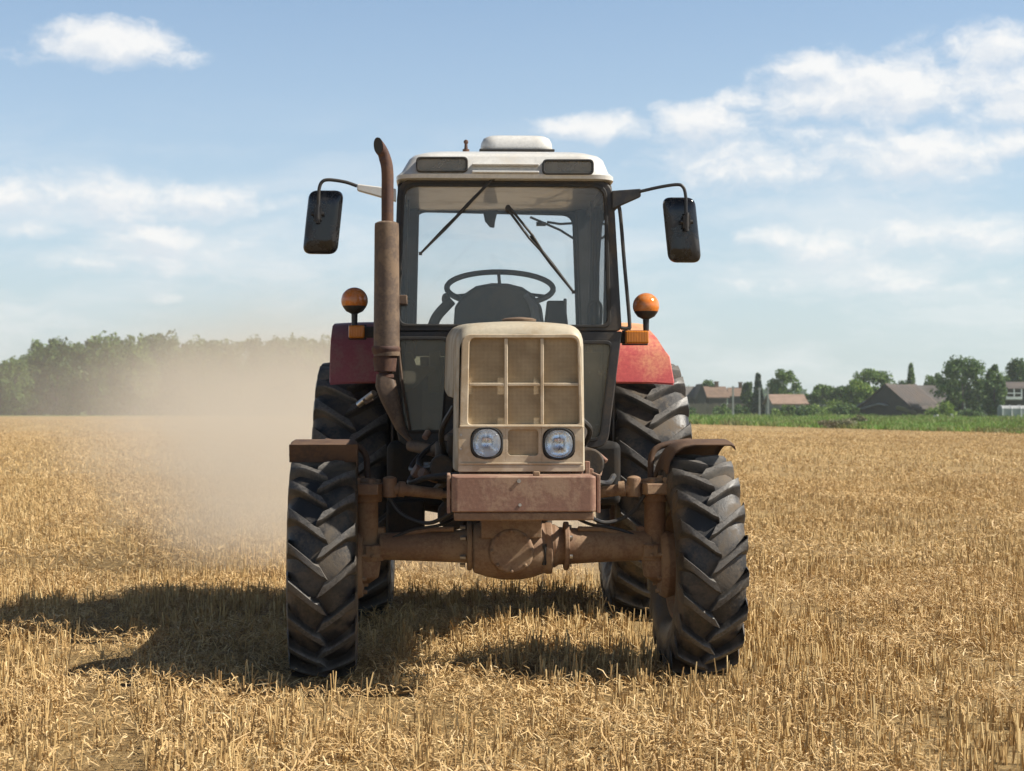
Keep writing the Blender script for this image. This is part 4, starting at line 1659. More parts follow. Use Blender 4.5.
B.build('exhaust_clamp', 'pipe_rust', ex)
B = MB()
secs = []
for (px, py, w, dpt) in ((386, 377, .050, .05), (387, 390, .062, .06), (391, 404, .056, .055), (396, 418, .042, .045), (402, 432, .034, .034), (416, 446, .033, .033)):
    c_ = at(px, py, EY)
    secs.append([(c_.x + x, EY + y, c_.z - x * .35) for x, y in rpoly([(-w, -dpt), (w, -dpt), (w, dpt), (-w, dpt)], .03, 4)])
B.loft(secs)
B.build('exhaust_elbow', 'exhaust', ex)
B = MB()
B.tube([at(410, 445, EY), (-.40, .8, 1.06), (-.25, .7, 1.18)], .033, 14)
B.tube([at(399, 352, EY + .05), at(403, 390, EY + .05), at(410, 430, EY + .05)], .008, 6)
B.box(at(399, 300, CY - .05), (.09, .10, .05))
B.box(at(368, 400, EY + .1), (.05, .04, .035), rot=(0, R(-30), 0))
build_each(B, 'exhaust_bracket', 'exhaust', ex, bevel=.004)
B = MB()
B.tube([at(358, 405, EY + .12), at(366, 399, EY + .1), at(374, 393, EY + .05)], .018, 10)
B.build('bracket_bolt', 'steel', ex)


# ---- mirrors
def mirror(side, body, arm, bracket, foot):
    yy = CY - .02
    B = MB()
    (x0, y0, x1, y1) = body
    c = at((x0 + x1) / 2, (y0 + y1) / 2, yy)
    w = (at(x1, y0, yy).x - at(x0, y0, yy).x) / 2
    h = (at(x0, y0, yy).z - at(x0, y1, yy).z) / 2
    skew = .018 * -side
    def lp_(k, y, kz=None):
        return [(c.x + x * k + skew * (z / h), y, c.z + z * (kz or k)) for x, z in rpoly([(-w, -h), (-w * 1.0, h), (w * 1.0, h), (w, -h)], .05, 6)]
    B.loft([lp_(.55, yy - .030), lp_(.86, yy - .022, .90), lp_(.97, yy - .006, .98), lp_(1.0, yy + .015), lp_(.98, yy + .03)])
    m_ = B.build('wing_mirror', 'black_gloss', TR, angle=50)
    B = MB()
    B.plate([(p[0], yy + .032, p[2]) for p in lp_(.92, 0)], (0, .003, 0))
    B.build('mirror_glass', 'chrome', m_)
    B = MB()
    pts = smooth_path([at(px, py, yy - .03) for px, py in arm], 6)
    B.tube(pts, .0095, 10)
    f = at(*foot, yy - .052)
    B.box(f, (.04, .035, .07))
    B.cyl(f + Vector((-.035, -.005, 0)), f + Vector((.035, -.005, 0)), .012, n=10)
    B.cyl(f + Vector((0, -.01, -.05)), f + Vector((0, -.01, .05)), .013, n=10)
    B.build('mirror_arm', 'black', m_)
    B = MB()
    (bx0, by_0, bx1, by_1, t0, t1) = bracket
    A_, Bp = at(bx0, by_0, CY - .02), at(bx1, by_1, CY - .02)
    for_ = [Vector((0, 0, t0)), Vector((0, 0, -t0))]
    B.plate([A_ + Vector((0, 0, t0)), Bp + Vector((0, 0, t1)), Bp - Vector((0, 0, t1)), A_ - Vector((0, 0, t0))], (0, .05, 0))
    B.build('mirror_bracket', 'white' if side < 0 else 'black', m_, bevel=.006)


mirror(-1, (305.5, 190, 340.5, 254), [(318.5, 222), (318.5, 205), (319, 190), (322, 182), (329, 179.8), (345, 182), (357, 186)], (396, 195, 357, 187, .035, .018), (317.8, 214))
mirror(1, (665.5, 197, 698.5, 262.5), [(686, 225), (686, 208), (685.5, 195), (683, 187), (677, 184.6), (660, 187), (640, 191.5)], (612, 200, 641, 192.5, .052, .022), (686.5, 222))

# grab handle by the right pillar
B = MB()
B.tube(smooth_path([at(613, 210, CY), at(617, 207, CY), at(620, 212, CY), at(624.5, 265, CY), at(629.5, 322, CY), at(628, 328, CY), at(621, 328, CY)], 6), .0105, 10)
B.build('grab_handle', 'black', TR)


# ---- beacons and turn lamps on the cab sides
def marker(ball, stem_to, lamp, arm, side):
    yy = 1.25
    c = at(*ball, yy)
    r = .075
    B = MB()
    bt = at(*stem_to, yy)
    B.lathe([(0, .016), (c.z - bt.z - .075, .018), (c.z - bt.z - .060, .048), (c.z - bt.z - .035, .066), (c.z - bt.z - .026, .066)], o=(c.x, yy, bt.z), n=20)
    b_ = B.build('beacon', 'black', TR)
    B = MB()
    B.ball((c.x, yy, c.z), (r, r, r * .98), 24, 14, -.42, 1.0)
    B.build('beacon_lens', 'orange', b_)
    x0, y0, x1, y1 = lamp
    B = MB()
    p, q = at(x0, y0, yy - .06), at(x1, y1, yy - .06)
    B.box(((p.x + q.x) / 2, yy - .01, (p.z + q.z) / 2), (q.x - p.x, .10, p.z - q.z))
    l = B.build('turn_lamp', 'amber', TR, bevel=.010, seg=3)
    B = MB()
    B.ball(((p.x + q.x) / 2, yy - .02, (p.z + q.z) / 2), (.014, .014, .016), 12, 8)
    B.build('bulb', 'chrome', l)
    B = MB()
    B.box(((p.x + q.x) / 2 - side * .0, yy + .045, (p.z + q.z) / 2), (q.x - p.x + .012, .02, p.z - q.z + .012))
    ax_, az_ = at(*arm, yy + .03).x, at(*arm, yy + .03).z
    xm = (p.x + q.x) / 2
    B.box(((ax_ + xm) / 2, yy + .035, (p.z + q.z) / 2), (abs(ax_ - xm), .05, .062))
    B.build('lamp_bracket', 'black', l, bevel=.004)


marker((354.5, 300.5), (355, 326), (348.5, 325, 364.5, 338), (394, 331), -1)
marker((646, 306), (646.5, 331), (625, 330.5, 649, 343.5), (617, 337), 1)

# ------------------------------------------------------------------ trees
M['bark'] = surf('grey_brown_bark', (0.10, 0.08, 0.06), 0.9, dirt=(0.2, 0.18, 0.15), amt=0.5, scale=2, bump=0.4)
M['leaf_a'] = leafy('mid_green_leaves', [(0.0, (0.0673, 0.1257, 0.0343)), (0.5, (0.1196, 0.1978, 0.0502)), (1.0, (0.1943, 0.2765, 0.0739))])
M['leaf_b'] = leafy('dark_green_leaves', [(0.0, (0.0478, 0.0938, 0.0343)), (0.5, (0.0837, 0.1475, 0.0475)), (1.0, (0.1465, 0.2178, 0.0660))])
M['leaf_c'] = leafy('yellow_green_leaves', [(0.0, (0.1121, 0.1843, 0.0396)), (0.5, (0.1869, 0.2849, 0.0607)), (1.0, (0.2990, 0.3854, 0.0990))])
M['needle'] = leafy('dark_needles', [(0.0, (0.0234, 0.0459, 0.0234)), (0.5, (0.0416, 0.0756, 0.0338)), (1.0, (0.0715, 0.1148, 0.0468))], trans=.1)
M['dry'] = leafy('dry_brush', [(0.0, (0.1600, 0.1360, 0.0880)), (0.5, (0.2720, 0.2400, 0.1600)), (1.0, (0.1600, 0.1920, 0.0800))], trans=.1)


def leaf_quads(P, size, r):
    n = len(P)
    a = r.normal(0, 1, (n, 3)); a /= np.linalg.norm(a, axis=1)[:, None]
    h = r.normal(0, 1, (n, 3))
    u = np.cross(a, h); u /= np.linalg.norm(u, axis=1)[:, None]
    w = np.cross(a, u)
    s = size * r.uniform(.55, 1.3, n)
    u *= s[:, None]; w *= (s * r.uniform(.5, .9, n))[:, None]
    V = np.stack([P - u, P + w * .8 - u * .1, P + u, P - w * .8 + u * .1], 1).reshape(-1, 3)
    return V, np.arange(4 * n).reshape(-1, 4)


def crown_points(shape, seed, n):
    """points of leaves for a crown one unit tall (z 0..1), width about one"""
    r = np.random.default_rng(seed)
    P = []
    if shape == 'broad':
        nb = 60
        for k in range(nb):
            z = r.uniform(.08, .93)
            env = .46 * math.sin(min(1, (z - .02) / .97) * PI) ** .55
            a = r.random() * 6.28
            q = env * math.sqrt(r.uniform(.15, 1))
            c = np.array([q * math.cos(a), q * math.sin(a), z])
            s = r.uniform(.06, .16)
            m = int(n / nb * r.uniform(.6, 1.4))
            d = r.normal(0, 1, (m, 3)); d /= np.linalg.norm(d, axis=1)[:, None]
            P.append(c + d * s * (r.random((m, 1)) ** .4) * np.array([1.15, 1.15, .85]))
    elif shape == 'column':
        nb = 34
        for k in range(nb):
            z = .05 + .90 * (k + r.random()) / nb
            env = .42 * (1 - z) ** .40 * min(1, z * 5) * r.uniform(.7, 1.15)
            a = r.random() * 6.28
            c = np.array([env * .65 * math.cos(a), env * .65 * math.sin(a), z])
            s = max(.04, env * r.uniform(.45, .75))
            m = int(n / nb * r.uniform(.7, 1.3))
            d = r.normal(0, 1, (m, 3)); d /= np.linalg.norm(d, axis=1)[:, None]
            P.append(c + d * np.array([s, s, s * .9]) * (r.random((m, 1)) ** .45))
    elif shape == 'cone':
        nt = 13
        for t in range(nt):
            z = .05 + .93 * t / nt
            rad = .40 * (1 - z) ** .85 + .02
            arms = 9
            for k in range(arms):
                a = 6.28 * (k + r.random()) / arms
                m = int(n / nt / arms * (1.6 - z))
                q = r.random(m) ** .6
                jit = r.normal(0, .028, (m, 3))
                P.append(np.stack([np.cos(a) * q * rad, np.sin(a) * q * rad, z + .05 - q * rad * .30], 1) + jit)
    elif shape == 'bush':
        nb = 14
        for k in range(nb):
            a = r.random() * 6.28
            q = .38 * math.sqrt(r.random())
            z = r.uniform(.15, .75) * (1 - q)
            c = np.array([q * math.cos(a), q * math.sin(a), z])
            s = r.uniform(.14, .24)
            m = n // nb
            d = r.normal(0, 1, (m, 3)); d /= np.linalg.norm(d, axis=1)[:, None]
            P.append(c + d * s * (r.random((m, 1)) ** .4))
    P = np.concatenate(P)
    P[:, 2] = np.clip(P[:, 2], 0.01, None)
    return P, r


protos = {}


def tree_proto(shape, seed, H, Wd, leaf, size, n, z0):
    """shared crown and trunk meshes, true size"""
    key = (shape, seed, round(H, 1), round(Wd, 1), leaf)
    if key in protos: return protos[key]
    P, r = crown_points(shape, seed, n)
    P = P * np.array([Wd, Wd, H * (1 - z0)]) + np.array([0, 0, H * z0])
    V, F = leaf_quads(P, size, r)
    c = np_mesh('crown', V, F, leaf)
    b = MB()
    tr = max(.06, H * .016)
    lean = r.normal(0, .02 * H, 2)
    top = .80 if shape != 'cone' else .97
    if shape == 'bush': top = .5
    pts = [(0, 0, 0), (lean[0] * .3, lean[1] * .3, H * top * .35), (lean[0] * .7, lean[1] * .7, H * top * .7), (lean[0], lean[1], H * top)]
    b.tube(pts, [tr * 1.3, tr, tr * .6, tr * .15], 7)
    if shape != 'cone':
        for k in range(7):
            z = H * r.uniform(max(z0, .12), .65)
            a = r.random() * 6.28
            L = Wd * r.uniform(.22, .40)
            p0 = (lean[0] * z / H, lean[1] * z / H, z)
            b.tube([p0, (p0[0] + L * .5 * math.cos(a), p0[1] + L * .5 * math.sin(a), z + L * .45), (p0[0] + L * math.cos(a), p0[1] + L * math.sin(a), z + L * .75)], [tr * .5, tr * .3, tr * .08], 5)
    t = b.build('trunk', 'bark')
    cd, td = c.data, t.data
    bpy.data.objects.remove(c)
    bpy.data.objects.remove(t)
    protos[key] = (cd, td)
    return protos[key]


def add_tree(name, x, y, H, Wd, shape, seed, leaf, label, cat='tree', group=None, size=.3, n=1800, z0=0.0, rz=0.0, scale=1.0):
    cd, td = tree_proto(shape, seed, H, Wd, leaf, size, n, z0)
    e = empty(name, (x, y, 0), rz)
    e.scale = (scale,) * 3
    tag(e, label, cat, group)
    for nm, d in (('crown', cd), ('trunk', td)):
        o = bpy.data.objects.new(nm if cat == 'tree' or nm == 'trunk' else 'foliage', d)
        C.objects.link(o)
        o.parent = e
    return e


def WX(px, d): return (px - 512) / FPX * d
def HZ(py, d): return CAMZ + (408 - py) / FPX * d


# the wood on the left, front row of individual trees
rs = random.Random(21)
wood = []
px = -70
k = 0
tops = [(-70, 352), (0, 356), (28, 353), (36, 345), (48, 336), (60, 334), (75, 339), (90, 336), (105, 332), (120, 337), (135, 336), (150, 334), (165, 332), (180, 338), (195, 339), (215, 335), (235, 339), (255, 338), (275, 336), (300, 332), (318, 338), (345, 340), (420, 345), (520, 352)]
tx, ty = [t[0] for t in tops], [t[1] for t in tops]
VAR = [('broad', 31, 'leaf_a'), ('broad', 32, 'leaf_b'), ('broad', 33, 'leaf_a'), ('broad', 34, 'leaf_b'), ('broad', 38, 'leaf_b'), ('broad', 36, 'leaf_a')]
WOODG = 'trees of the wood beyond the dust'
while px < 420:
    d = 300 + rs.uniform(-8, 12)
    top = float(np.interp(px, tx, ty)) + rs.uniform(-2.5, 5)
    H = HZ(top, d)
    shape, seed, leaf = VAR[k % len(VAR)] if rs.random() < .7 else rs.choice(VAR)
    base_h = 14.0
    wd = 8.5 if shape == 'broad' else 7.5
    if px < 22:
        lab = 'tree at the low left end of the hazy wood'
    else:
        lab = 'leafy tree in the front row of the hazy wood on the left'
    if abs(px - 301) < 5: lab = None
    add_tree('broadleaf_tree', WX(px, d), d, base_h, wd, shape, seed, leaf, lab or 'tall tree of the wood seen nearest the exhaust side of the tractor, fading in dust', group=WOODG,
             size=.33, n=4600, z0=.0, rz=rs.random() * 6, scale=H / base_h)
    px += rs.uniform(11, 17)
    k += 1


def make_mass(name, label, d0, d1, p0, p1, tops_fn, n, size, leaf, cat, low=False):
    """a far wood that reads as one mass"""
    r = np.random.default_rng(77 + n)
    Ps = []
    m = int((p1 - p0) / 5)
    for i in range(m):
        pxx = r.uniform(p0, p1)
        d = r.uniform(d0, d1)
        H = HZ(tops_fn(pxx) + r.uniform(0, 6), d)
        P, _ = crown_points('bush' if low else ('broad' if r.random() < .6 else 'column'), int(r.integers(1000)), n // m)
        w = H * (r.uniform(1.2, 2.2) if low else r.uniform(.5, .8))
        P = P * np.array([w, w, H]) + np.array([WX(pxx, d), d, 0])
        Ps.append(P)
    V, F = leaf_quads(np.concatenate(Ps), size, r)
    tag(np_mesh(name, V, F, leaf), label, cat, kind='stuff')


make_mass('wood_interior', 'dark green depth of the wood behind its front row of trees', 316, 350, -90, 460, lambda p: float(np.interp(p, tx, ty)) + 5, 60000, .6, 'leaf_b', 'wood')
make_mass('undergrowth', 'shaded bushes along the foot of the hazy wood', 296, 312, -100, 470, lambda p: 398, 26000, .3, 'leaf_b', 'undergrowth', low=True)
make_mass('distant_forest', 'bluish far forest along the horizon behind the village', 700, 820, 640, 1150, lambda p: 385.5, 46000, 1.0, 'leaf_b', 'forest')

# village trees (px centre, top px, distance, width px, shape, seed, leaf, label)
TREES = [
    (706, 380, 262, 21, 'broad', 41, 'leaf_b', 'round tree rising behind the dark gable of the leftmost cottage'),
    (748, 380, 232, 10, 'broad', 42, 'leaf_b', 'slim small tree left of the pointed one by the concrete poles'),
    (758, 374, 228, 15, 'cone', 43, 'needle', 'pointed conifer between the two right concrete poles'),
    (783, 368, 226, 29, 'broad', 44, 'leaf_a', 'rounded tall tree behind the low pink roofed cottage'),
    (842, 387, 220, 22, 'broad', 45, 'leaf_b', 'low dark tree just left of the tree behind the barn gable'),
    (872, 369, 222, 36, 'broad', 46, 'leaf_a', 'spreading tree behind the gable of the dark barn'),
    (858, 380, 216, 26, 'broad', 47, 'leaf_c', 'lighter green tree at the lower left of the barn gable'),
    (911, 364.5, 240, 15, 'cone', 48, 'leaf_a', 'narrow pointed tree above the ridge of the dark barn'),
    (934, 372.5, 236, 22, 'broad', 49, 'leaf_a', 'rounded tree showing over the right end of the barn roof'),
    (963, 357, 196, 44, 'broad', 50, 'leaf_b', 'largest dark tree, right beside the barn'),
    (994, 365.5, 192, 19, 'broad', 51, 'leaf_b', 'upright narrow tree between the largest tree and the white balcony'),
    (1019, 360, 214, 24, 'broad', 52, 'leaf_b', 'tall tree at the right edge, behind the white balcony'),
    (1040, 372, 216, 30, 'broad', 53, 'leaf_a', 'broad tree just past the right end of the pale shed'),
    (822, 385, 236, 26, 'broad', 54, 'leaf_a', 'middle green tree well behind the sunlit yellow green bush'),
    (899, 379, 248, 26, 'broad', 55, 'leaf_b', 'dark tree hidden behind the ridge of the dark barn'),
    (950, 374, 226, 30, 'broad', 56, 'leaf_a', 'tree between the barn annex and the largest tree'),
    (982, 379, 226, 30, 'broad', 57, 'leaf_b', 'broad tree behind and right of the largest tree'),
    (1006, 373, 232, 26, 'broad', 58, 'leaf_a', 'tree behind the white balcony house'),
]
for i, (pc, top, d, wpx, shape, seed, leaf, lab) in enumerate(TREES):
    H = HZ(top, d)
    nm = 'conifer_tree' if shape == 'cone' else 'broadleaf_tree'
    add_tree(nm, WX(pc, d), d, H, wpx / FPX * d * 1.25, shape, seed, leaf, lab, size=.19, n=7500, z0=.0)
BUSHES = [
    (812, 396, 205, 22, 'leaf_a', 'bright leafy bush at the right end of the pink roofed cottage'),
    (828, 389, 214, 30, 'leaf_c', 'tall sunlit yellow green bush left of the barn'),
    (846, 397, 200, 22, 'leaf_b', 'dark rounded bush between the sunlit bush and the barn'),
    (803, 403, 196, 14, 'leaf_b', 'small dark bush before the wall of the pink roofed cottage'),
    (790, 401, 200, 9, 'leaf_a', 'small bush against the front of the pink roofed cottage'),
    (741, 401, 214, 14, 'leaf_b', 'dark bush beside the leftmost concrete pole'),
    (943, 397, 180, 24, 'leaf_c', 'light green bush in front of the barn annex'),
    (970, 404, 184, 20, 'leaf_b', 'low dark bush under the largest tree'),
    (1012, 404, 205, 12, 'leaf_b', 'small bush behind the pale shed'),
    (780, 400, 203, 14, 'leaf_c', 'pale green bush hiding the left wall of the pink roofed cottage'),
    (722, 400, 226, 16, 'leaf_a', 'green bush before the long fence left of the leftmost pole'),
    (690, 404, 225, 14, 'leaf_b', 'bush before the board fence nearest the tractor'),
]
for (pc, top, d, wpx, leaf, lab) in BUSHES:
    add_tree('bush', WX(pc, d), d, HZ(top, d), wpx / FPX * d * 1.4, 'bush', 60 + int(pc) % 37, leaf, lab, cat='bush', size=.17, n=1300)
for i, (pc, top, d, wpx, lab) in enumerate(((838, 412.5, 108, 40, 'wide grey heap of dry brush on the near grass verge'), (858, 414, 116, 22, 'smaller grey brush heap at the right of the wide one'))):
    r = np.random.default_rng(5 + i)
    P, _ = crown_points('bush', 90 + i, 1500)
    W_ = wpx / FPX * d
    P = P * np.array([W_ * 1.1, W_ * .7, HZ(top, d) * 1.1])
    V, F = leaf_quads(P, .07, r)
    o = np_mesh('brush_heap', V, F, 'dry')
    o.location = (WX(pc, d), d, 0)
    tag(o, lab, 'brush heap')

# ------------------------------------------------------------------ village
M['old_board'] = surf('weathered_dark_boards', (0.045, 0.042, 0.040), 0.85, dirt=(0.09, 0.078, 0.066), amt=0.5, scale=1.2, fine=9, bump=0.3)
M['slate'] = surf('grey_brown_roof_sheet', (0.070, 0.058, 0.054), 0.8, dirt=(0.14, 0.11, 0.09), amt=0.6, scale=.8, fine=7, bump=0.3)
M['slate_light'] = surf('pale_grey_roof_sheet', (0.13, 0.118, 0.108), 0.8, dirt=(0.09, 0.078, 0.066), amt=0.6, scale=.8, fine=7, bump=0.3)
M['tin'] = surf('blue_grey_tin', (0.26, 0.28, 0.31), 0.6, dirt=(0.15, 0.14, 0.13), amt=0.5, scale=1.5, fine=9)
M['pink_roof'] = surf('faded_pink_tiles', (0.27, 0.185, 0.14), 0.85, dirt=(0.18, 0.125, 0.09), amt=0.6, scale=1, fine=8, bump=0.3)
M['brown_roof'] = surf('brown_roof_tiles', (0.19, 0.125, 0.088), 0.85, dirt=(0.12, 0.085, 0.062), amt=0.6, scale=1, fine=8, bump=0.3)
M['plaster'] = surf('pale_plaster', (0.26, 0.24, 0.215), 0.85, dirt=(0.17, 0.15, 0.13), amt=0.5, scale=1)
M['concrete'] = surf('grey_concrete', (0.36, 0.36, 0.35), 0.85, dirt=(0.24, 0.23, 0.21), amt=0.5, scale=2)
M['fence_board'] = surf('grey_brown_fence_boards', (0.14, 0.12, 0.095), 0.85, dirt=(0.20, 0.17, 0.13), amt=0.5, scale=1.5)
M['white_wood'] = surf('white_painted_wood', (0.78, 0.79, 0.80), 0.6, dirt=(0.55, 0.53, 0.5), amt=0.3, scale=2)
M['dark_glass'] = surf('dark_window_glass', (0.03, 0.035, 0.04), 0.1, bump=0)
M['sheeting'] = surf('pale_sheeting', (0.34, 0.355, 0.36), 0.6, dirt=(0.22, 0.235, 0.22), amt=0.5, scale=1)


def gable_house(name, label, cat, px0, px1, d, eave_py, ridge_py, depth, wall, roofm, rot=0.0, ridge_x=True, chimney=None, windows=(), over=.35):
    """house whose front spans px0..px1 at distance d; the ridge runs along x or along y"""
    x0, x1 = WX(px0, d), WX(px1, d)
    w = x1 - x0
    e = empty(name, ((x0 + x1) / 2, d, 0), rot)
    tag(e, label, cat)
    he, hr = HZ(eave_py, d), HZ(ridge_py, d)
    hw, hd = w / 2, depth / 2
    b = MB()
    if ridge_x:
        sec = [(0, 0), (depth, 0), (depth, he), (hd, hr - .12), (0, he)]
        b.plate([(-hw, y, z) for y, z in sec], (w, 0, 0))
    else:
        sec = [(-hw, 0), (hw, 0), (hw, he), (0, hr - .12), (-hw, he)]
        b.plate([(x, 0, z) for x, z in sec], (0, depth, 0))
    b.build('wall', wall, e)
    r = MB()
    t = .12
    if ridge_x:
        sl = (hr - he) / hd
        prof = [(-over, he - over * sl), (hd, hr), (depth + over, he - over * sl), (depth + over, he - over * sl + t), (hd, hr + t), (-over, he - over * sl + t)]
        r.plate([(-hw - over, y, z) for y, z in prof], (w + 2 * over, 0, 0))
    else:
        sl = (hr - he) / hw
        prof = [(-hw - over, he - over * sl), (0, hr), (hw + over, he - over * sl), (hw + over, he - over * sl + t), (0, hr + t), (-hw - over, he - over * sl + t)]
        r.plate([(x, -over, z) for x, z in prof], (0, depth + 2 * over, 0))
    rf = r.build('roof', roofm, e)
    if chimney:
        cx, ch = chimney
        c = MB()
        c.box((cx, hd, hr + ch / 2 - .15), (.55, .55, ch + .5))
        c.box((cx, hd, hr + ch + .1), (.68, .68, .12))
        c.build('chimney', 'brown_roof', rf)
    for (wx, wz, ww, wh) in windows:
        f = MB()
        o_ = [(wx - ww / 2, -.04, wz - wh / 2), (wx - ww / 2, -.04, wz + wh / 2), (wx + ww / 2, -.04, wz + wh / 2), (wx + ww / 2, -.04, wz - wh / 2)]
        i_ = [(wx + (p[0] - wx) * .82, -.04, wz + (p[2] - wz) * .85) for p in o_]
        f.ring(o_, i_, (0, .06, 0))
        fo = f.build('window', 'white_wood', e)
        g_ = MB()
        g_.box((wx, -.012, wz), (ww * .82, .02, wh * .85))
        g_.build('pane', 'dark_glass', fo)
    return e


# dark barn: gable towards the camera, roof falling to the right
barn = empty('barn', (WX(886, 200), 200, 0), R(-42))
tag(barn, 'large dark weathered barn with sagging grey roof and pale tarps before it', 'barn')
hw_, he_, hr_, dep_ = 3.2, HZ(406, 200), HZ(384.5, 200), 6.8
b = MB()
b.plate([(x, 0, z) for x, z in ((-hw_, 0), (hw_, 0), (hw_, he_ + .1), (0, hr_ - .1), (-hw_, he_ + .1))], (0, dep_, 0))
b.build('wall', 'old_board', barn)
b = MB()
sl = (hr_ - he_) / hw_
for s in (-1, 1):
    ys = np.linspace(-.3, dep_ + .3, 14)
    top, bot = [], []
    loops = []
    for i, y in enumerate(ys):
        sag = -.10 * math.sin(PI * i / 13) + .03 * math.sin(i * 2.1)
        loops.append([(0.0, y, hr_ + sag), (s * (hw_ + .45), y, he_ - .45 * sl + sag * .4), (s * (hw_ + .45), y, he_ - .45 * sl + sag * .4 + .12), (0.0, y, hr_ + sag + .14)])
    b.loft(loops)
b.build('roof', 'slate', barn)
b = MB()
for i in range(9):
    y = .2 + dep_ * i / 9
    b.plate([(.35, y, hr_ - .35 * sl + .16), (hw_ + .4, y, he_ - .4 * sl + .16), (hw_ + .4, y + .05, he_ - .4 * sl + .16), (.35, y + .05, hr_ - .35 * sl + .16)], (0, 0, .03))
b.build('roof_batten', 'slate_light', barn)
b = MB()
b.plate([(x, -.03, z) for x, z in ((-2.3, .02), (-.6, .02), (-.6, 1.45), (-2.3, 1.45))], (0, .02, 0))
dr = b.build('door', 'old_board', barn, bevel=.01)
b = MB()
b.plate([(-hw_ - 1.25, .4, 0), (-hw_ - .02, .4, 0), (-hw_ - .02, .4, he_ + .4), (-hw_ - 1.25, .4, he_ - .35)], (0, dep_ - 1, 0))
lean = b.build('lean_to', 'old_board', barn)
b = MB()
b.plate([(-hw_ - 1.6, -.0, he_ - .55), (-hw_ + .4, -.0, he_ + .55), (-hw_ + .4, -.0, he_ + .65), (-hw_ - 1.6, -.0, he_ - .43)], (0, dep_, 0))
b.build('lean_to_roof', 'tin', lean)
b = MB()
b.plate([(-2.9, -1.0, 1.15), (-.4, -1.0, 1.75), (.4, -1.0, 1.55), (.4, -1.0, 1.65), (-.4, -1.0, 1.87), (-2.9, -1.0, 1.27)], (0, .98, 0))
b.build('canopy', 'tin', barn)
tarp = MB()
pts = []
for i in range(9):
    t_ = i / 8
    pts.append([(-.0 + t_ * 2.3, -.9 + j * .35, 1.62 - .75 * t_ ** 1.6 + .05 * math.sin(j * 2 + i) - .10 * j) for j in range(5)])
loops = [row + [(x, y, z - .05) for x, y, z in reversed(row)] for row in pts]
tarp.loft(loops)
tp = tarp.build('tarp', 'plaster', None)
tp.location = (WX(895, 197), 196.6, -.1)
tp.rotation_euler = (0, 0, R(-10))
tag(tp, 'pale folded tarp sloping down against the front of the dark barn', 'tarp')

gable_house('barn_annex', 'pale grey walled annex with light roof behind the right end of the barn', 'outbuilding', 921, 944, 212, 401, 386, 5.0, 'concrete', 'slate_light', rot=R(-10), windows=((-.4, 1.2, .7, .7),))
gable_house('low_cottage', 'low cottage with faded pink roof standing right of the concrete poles', 'house', 774, 806, 215, 403.5, 395, 5, 'plaster', 'pink_roof', rot=R(4), windows=((-1.0, 1.1, .6, .7), (.9, 1.1, .6, .7)))
gable_house('brown_roof_cottage', 'cottage with long brown tiled roof seen right of the dark gable', 'house', 709, 727, 248, 397, 387, 6, 'old_board', 'brown_roof', rot=R(3), chimney=(.3, .7))
gable_house('dark_gable_cottage', 'narrow dark gabled cottage between two brown roofs', 'house', 697, 706, 244, 396, 384.5, 7, 'old_board', 'slate', ridge_x=False, over=.15)
gable_house('grey_roof_cottage', 'cottage with dull grey brown roof just beside the tractor tyre', 'house', 674, 696, 248, 397, 387, 6, 'old_board', 'slate_light', rot=R(2))
gable_house('small_brown_house', 'small house with brown roof half hidden behind the leftmost pole', 'house', 731, 745, 258, 396, 388, 6, 'old_board', 'brown_roof', rot=R(-3), chimney=(.6, .8))

# board fence in front of the cottages
fx0, fx1, fd = WX(676, 238), WX(772, 238), 238
fence = empty('board_fence', ((fx0 + fx1) / 2, fd, 0))
tag(fence, 'long weathered board fence running in front of the cottages', 'fence')
b = MB()
x = fx0
rs = random.Random(9)
cxm = (fx0 + fx1) / 2
while x < fx1:
    h = 1.95 + rs.uniform(-.12, .1)
    b.box((x - cxm, rs.uniform(-.01, .01), h / 2), (.16, .03, h))
    x += .19
b.build('boards', 'fence_board', fence)
b = MB()
for z in (.5, 1.5):
    b.box((0, .05, z), (fx1 - fx0, .05, .09))
b.build('rail', 'fence_board', fence)

# concrete poles
pole = empty('concrete_pole', (WX(733, 196), 196, 0))
tag(pole, 'leftmost of the three thin concrete poles on the grass', 'pole', 'concrete poles on the verge')
b = MB()
b.loft([[(x * k, y * k, z) for x, y in rpoly([(-.11, -.09), (.11, -.09), (.11, .09), (-.11, .09)], .02, 2)] for k, z in ((1.0, 0), (.9, 2), (.75, HZ(386, 196)))])
b.build('shaft', 'concrete', pole)
b = MB()
b.box((0, -.1, HZ(386, 196) - .25), (.34, .04, .05))
b.cyl((-.14, -.1, HZ(386, 196) - .23), (-.14, -.1, HZ(386, 196) - .10), .03, n=8)
b.cyl((.14, -.1, HZ(386, 196) - .23), (.14, -.1, HZ(386, 196) - .10), .03, n=8)
b.build('crossarm', 'concrete', pole)
for (pc, lab, sc_) in ((759.5, 'middle concrete pole, standing before the pointed conifer', .95), (768, 'rightmost and brightest concrete pole beside the pink roofed cottage', .98)):
    c = copy_tree(pole)
    c.location = (WX(pc, 196), 196, 0)
    c.scale = (1, 1, sc_)
    c['label'] = lab

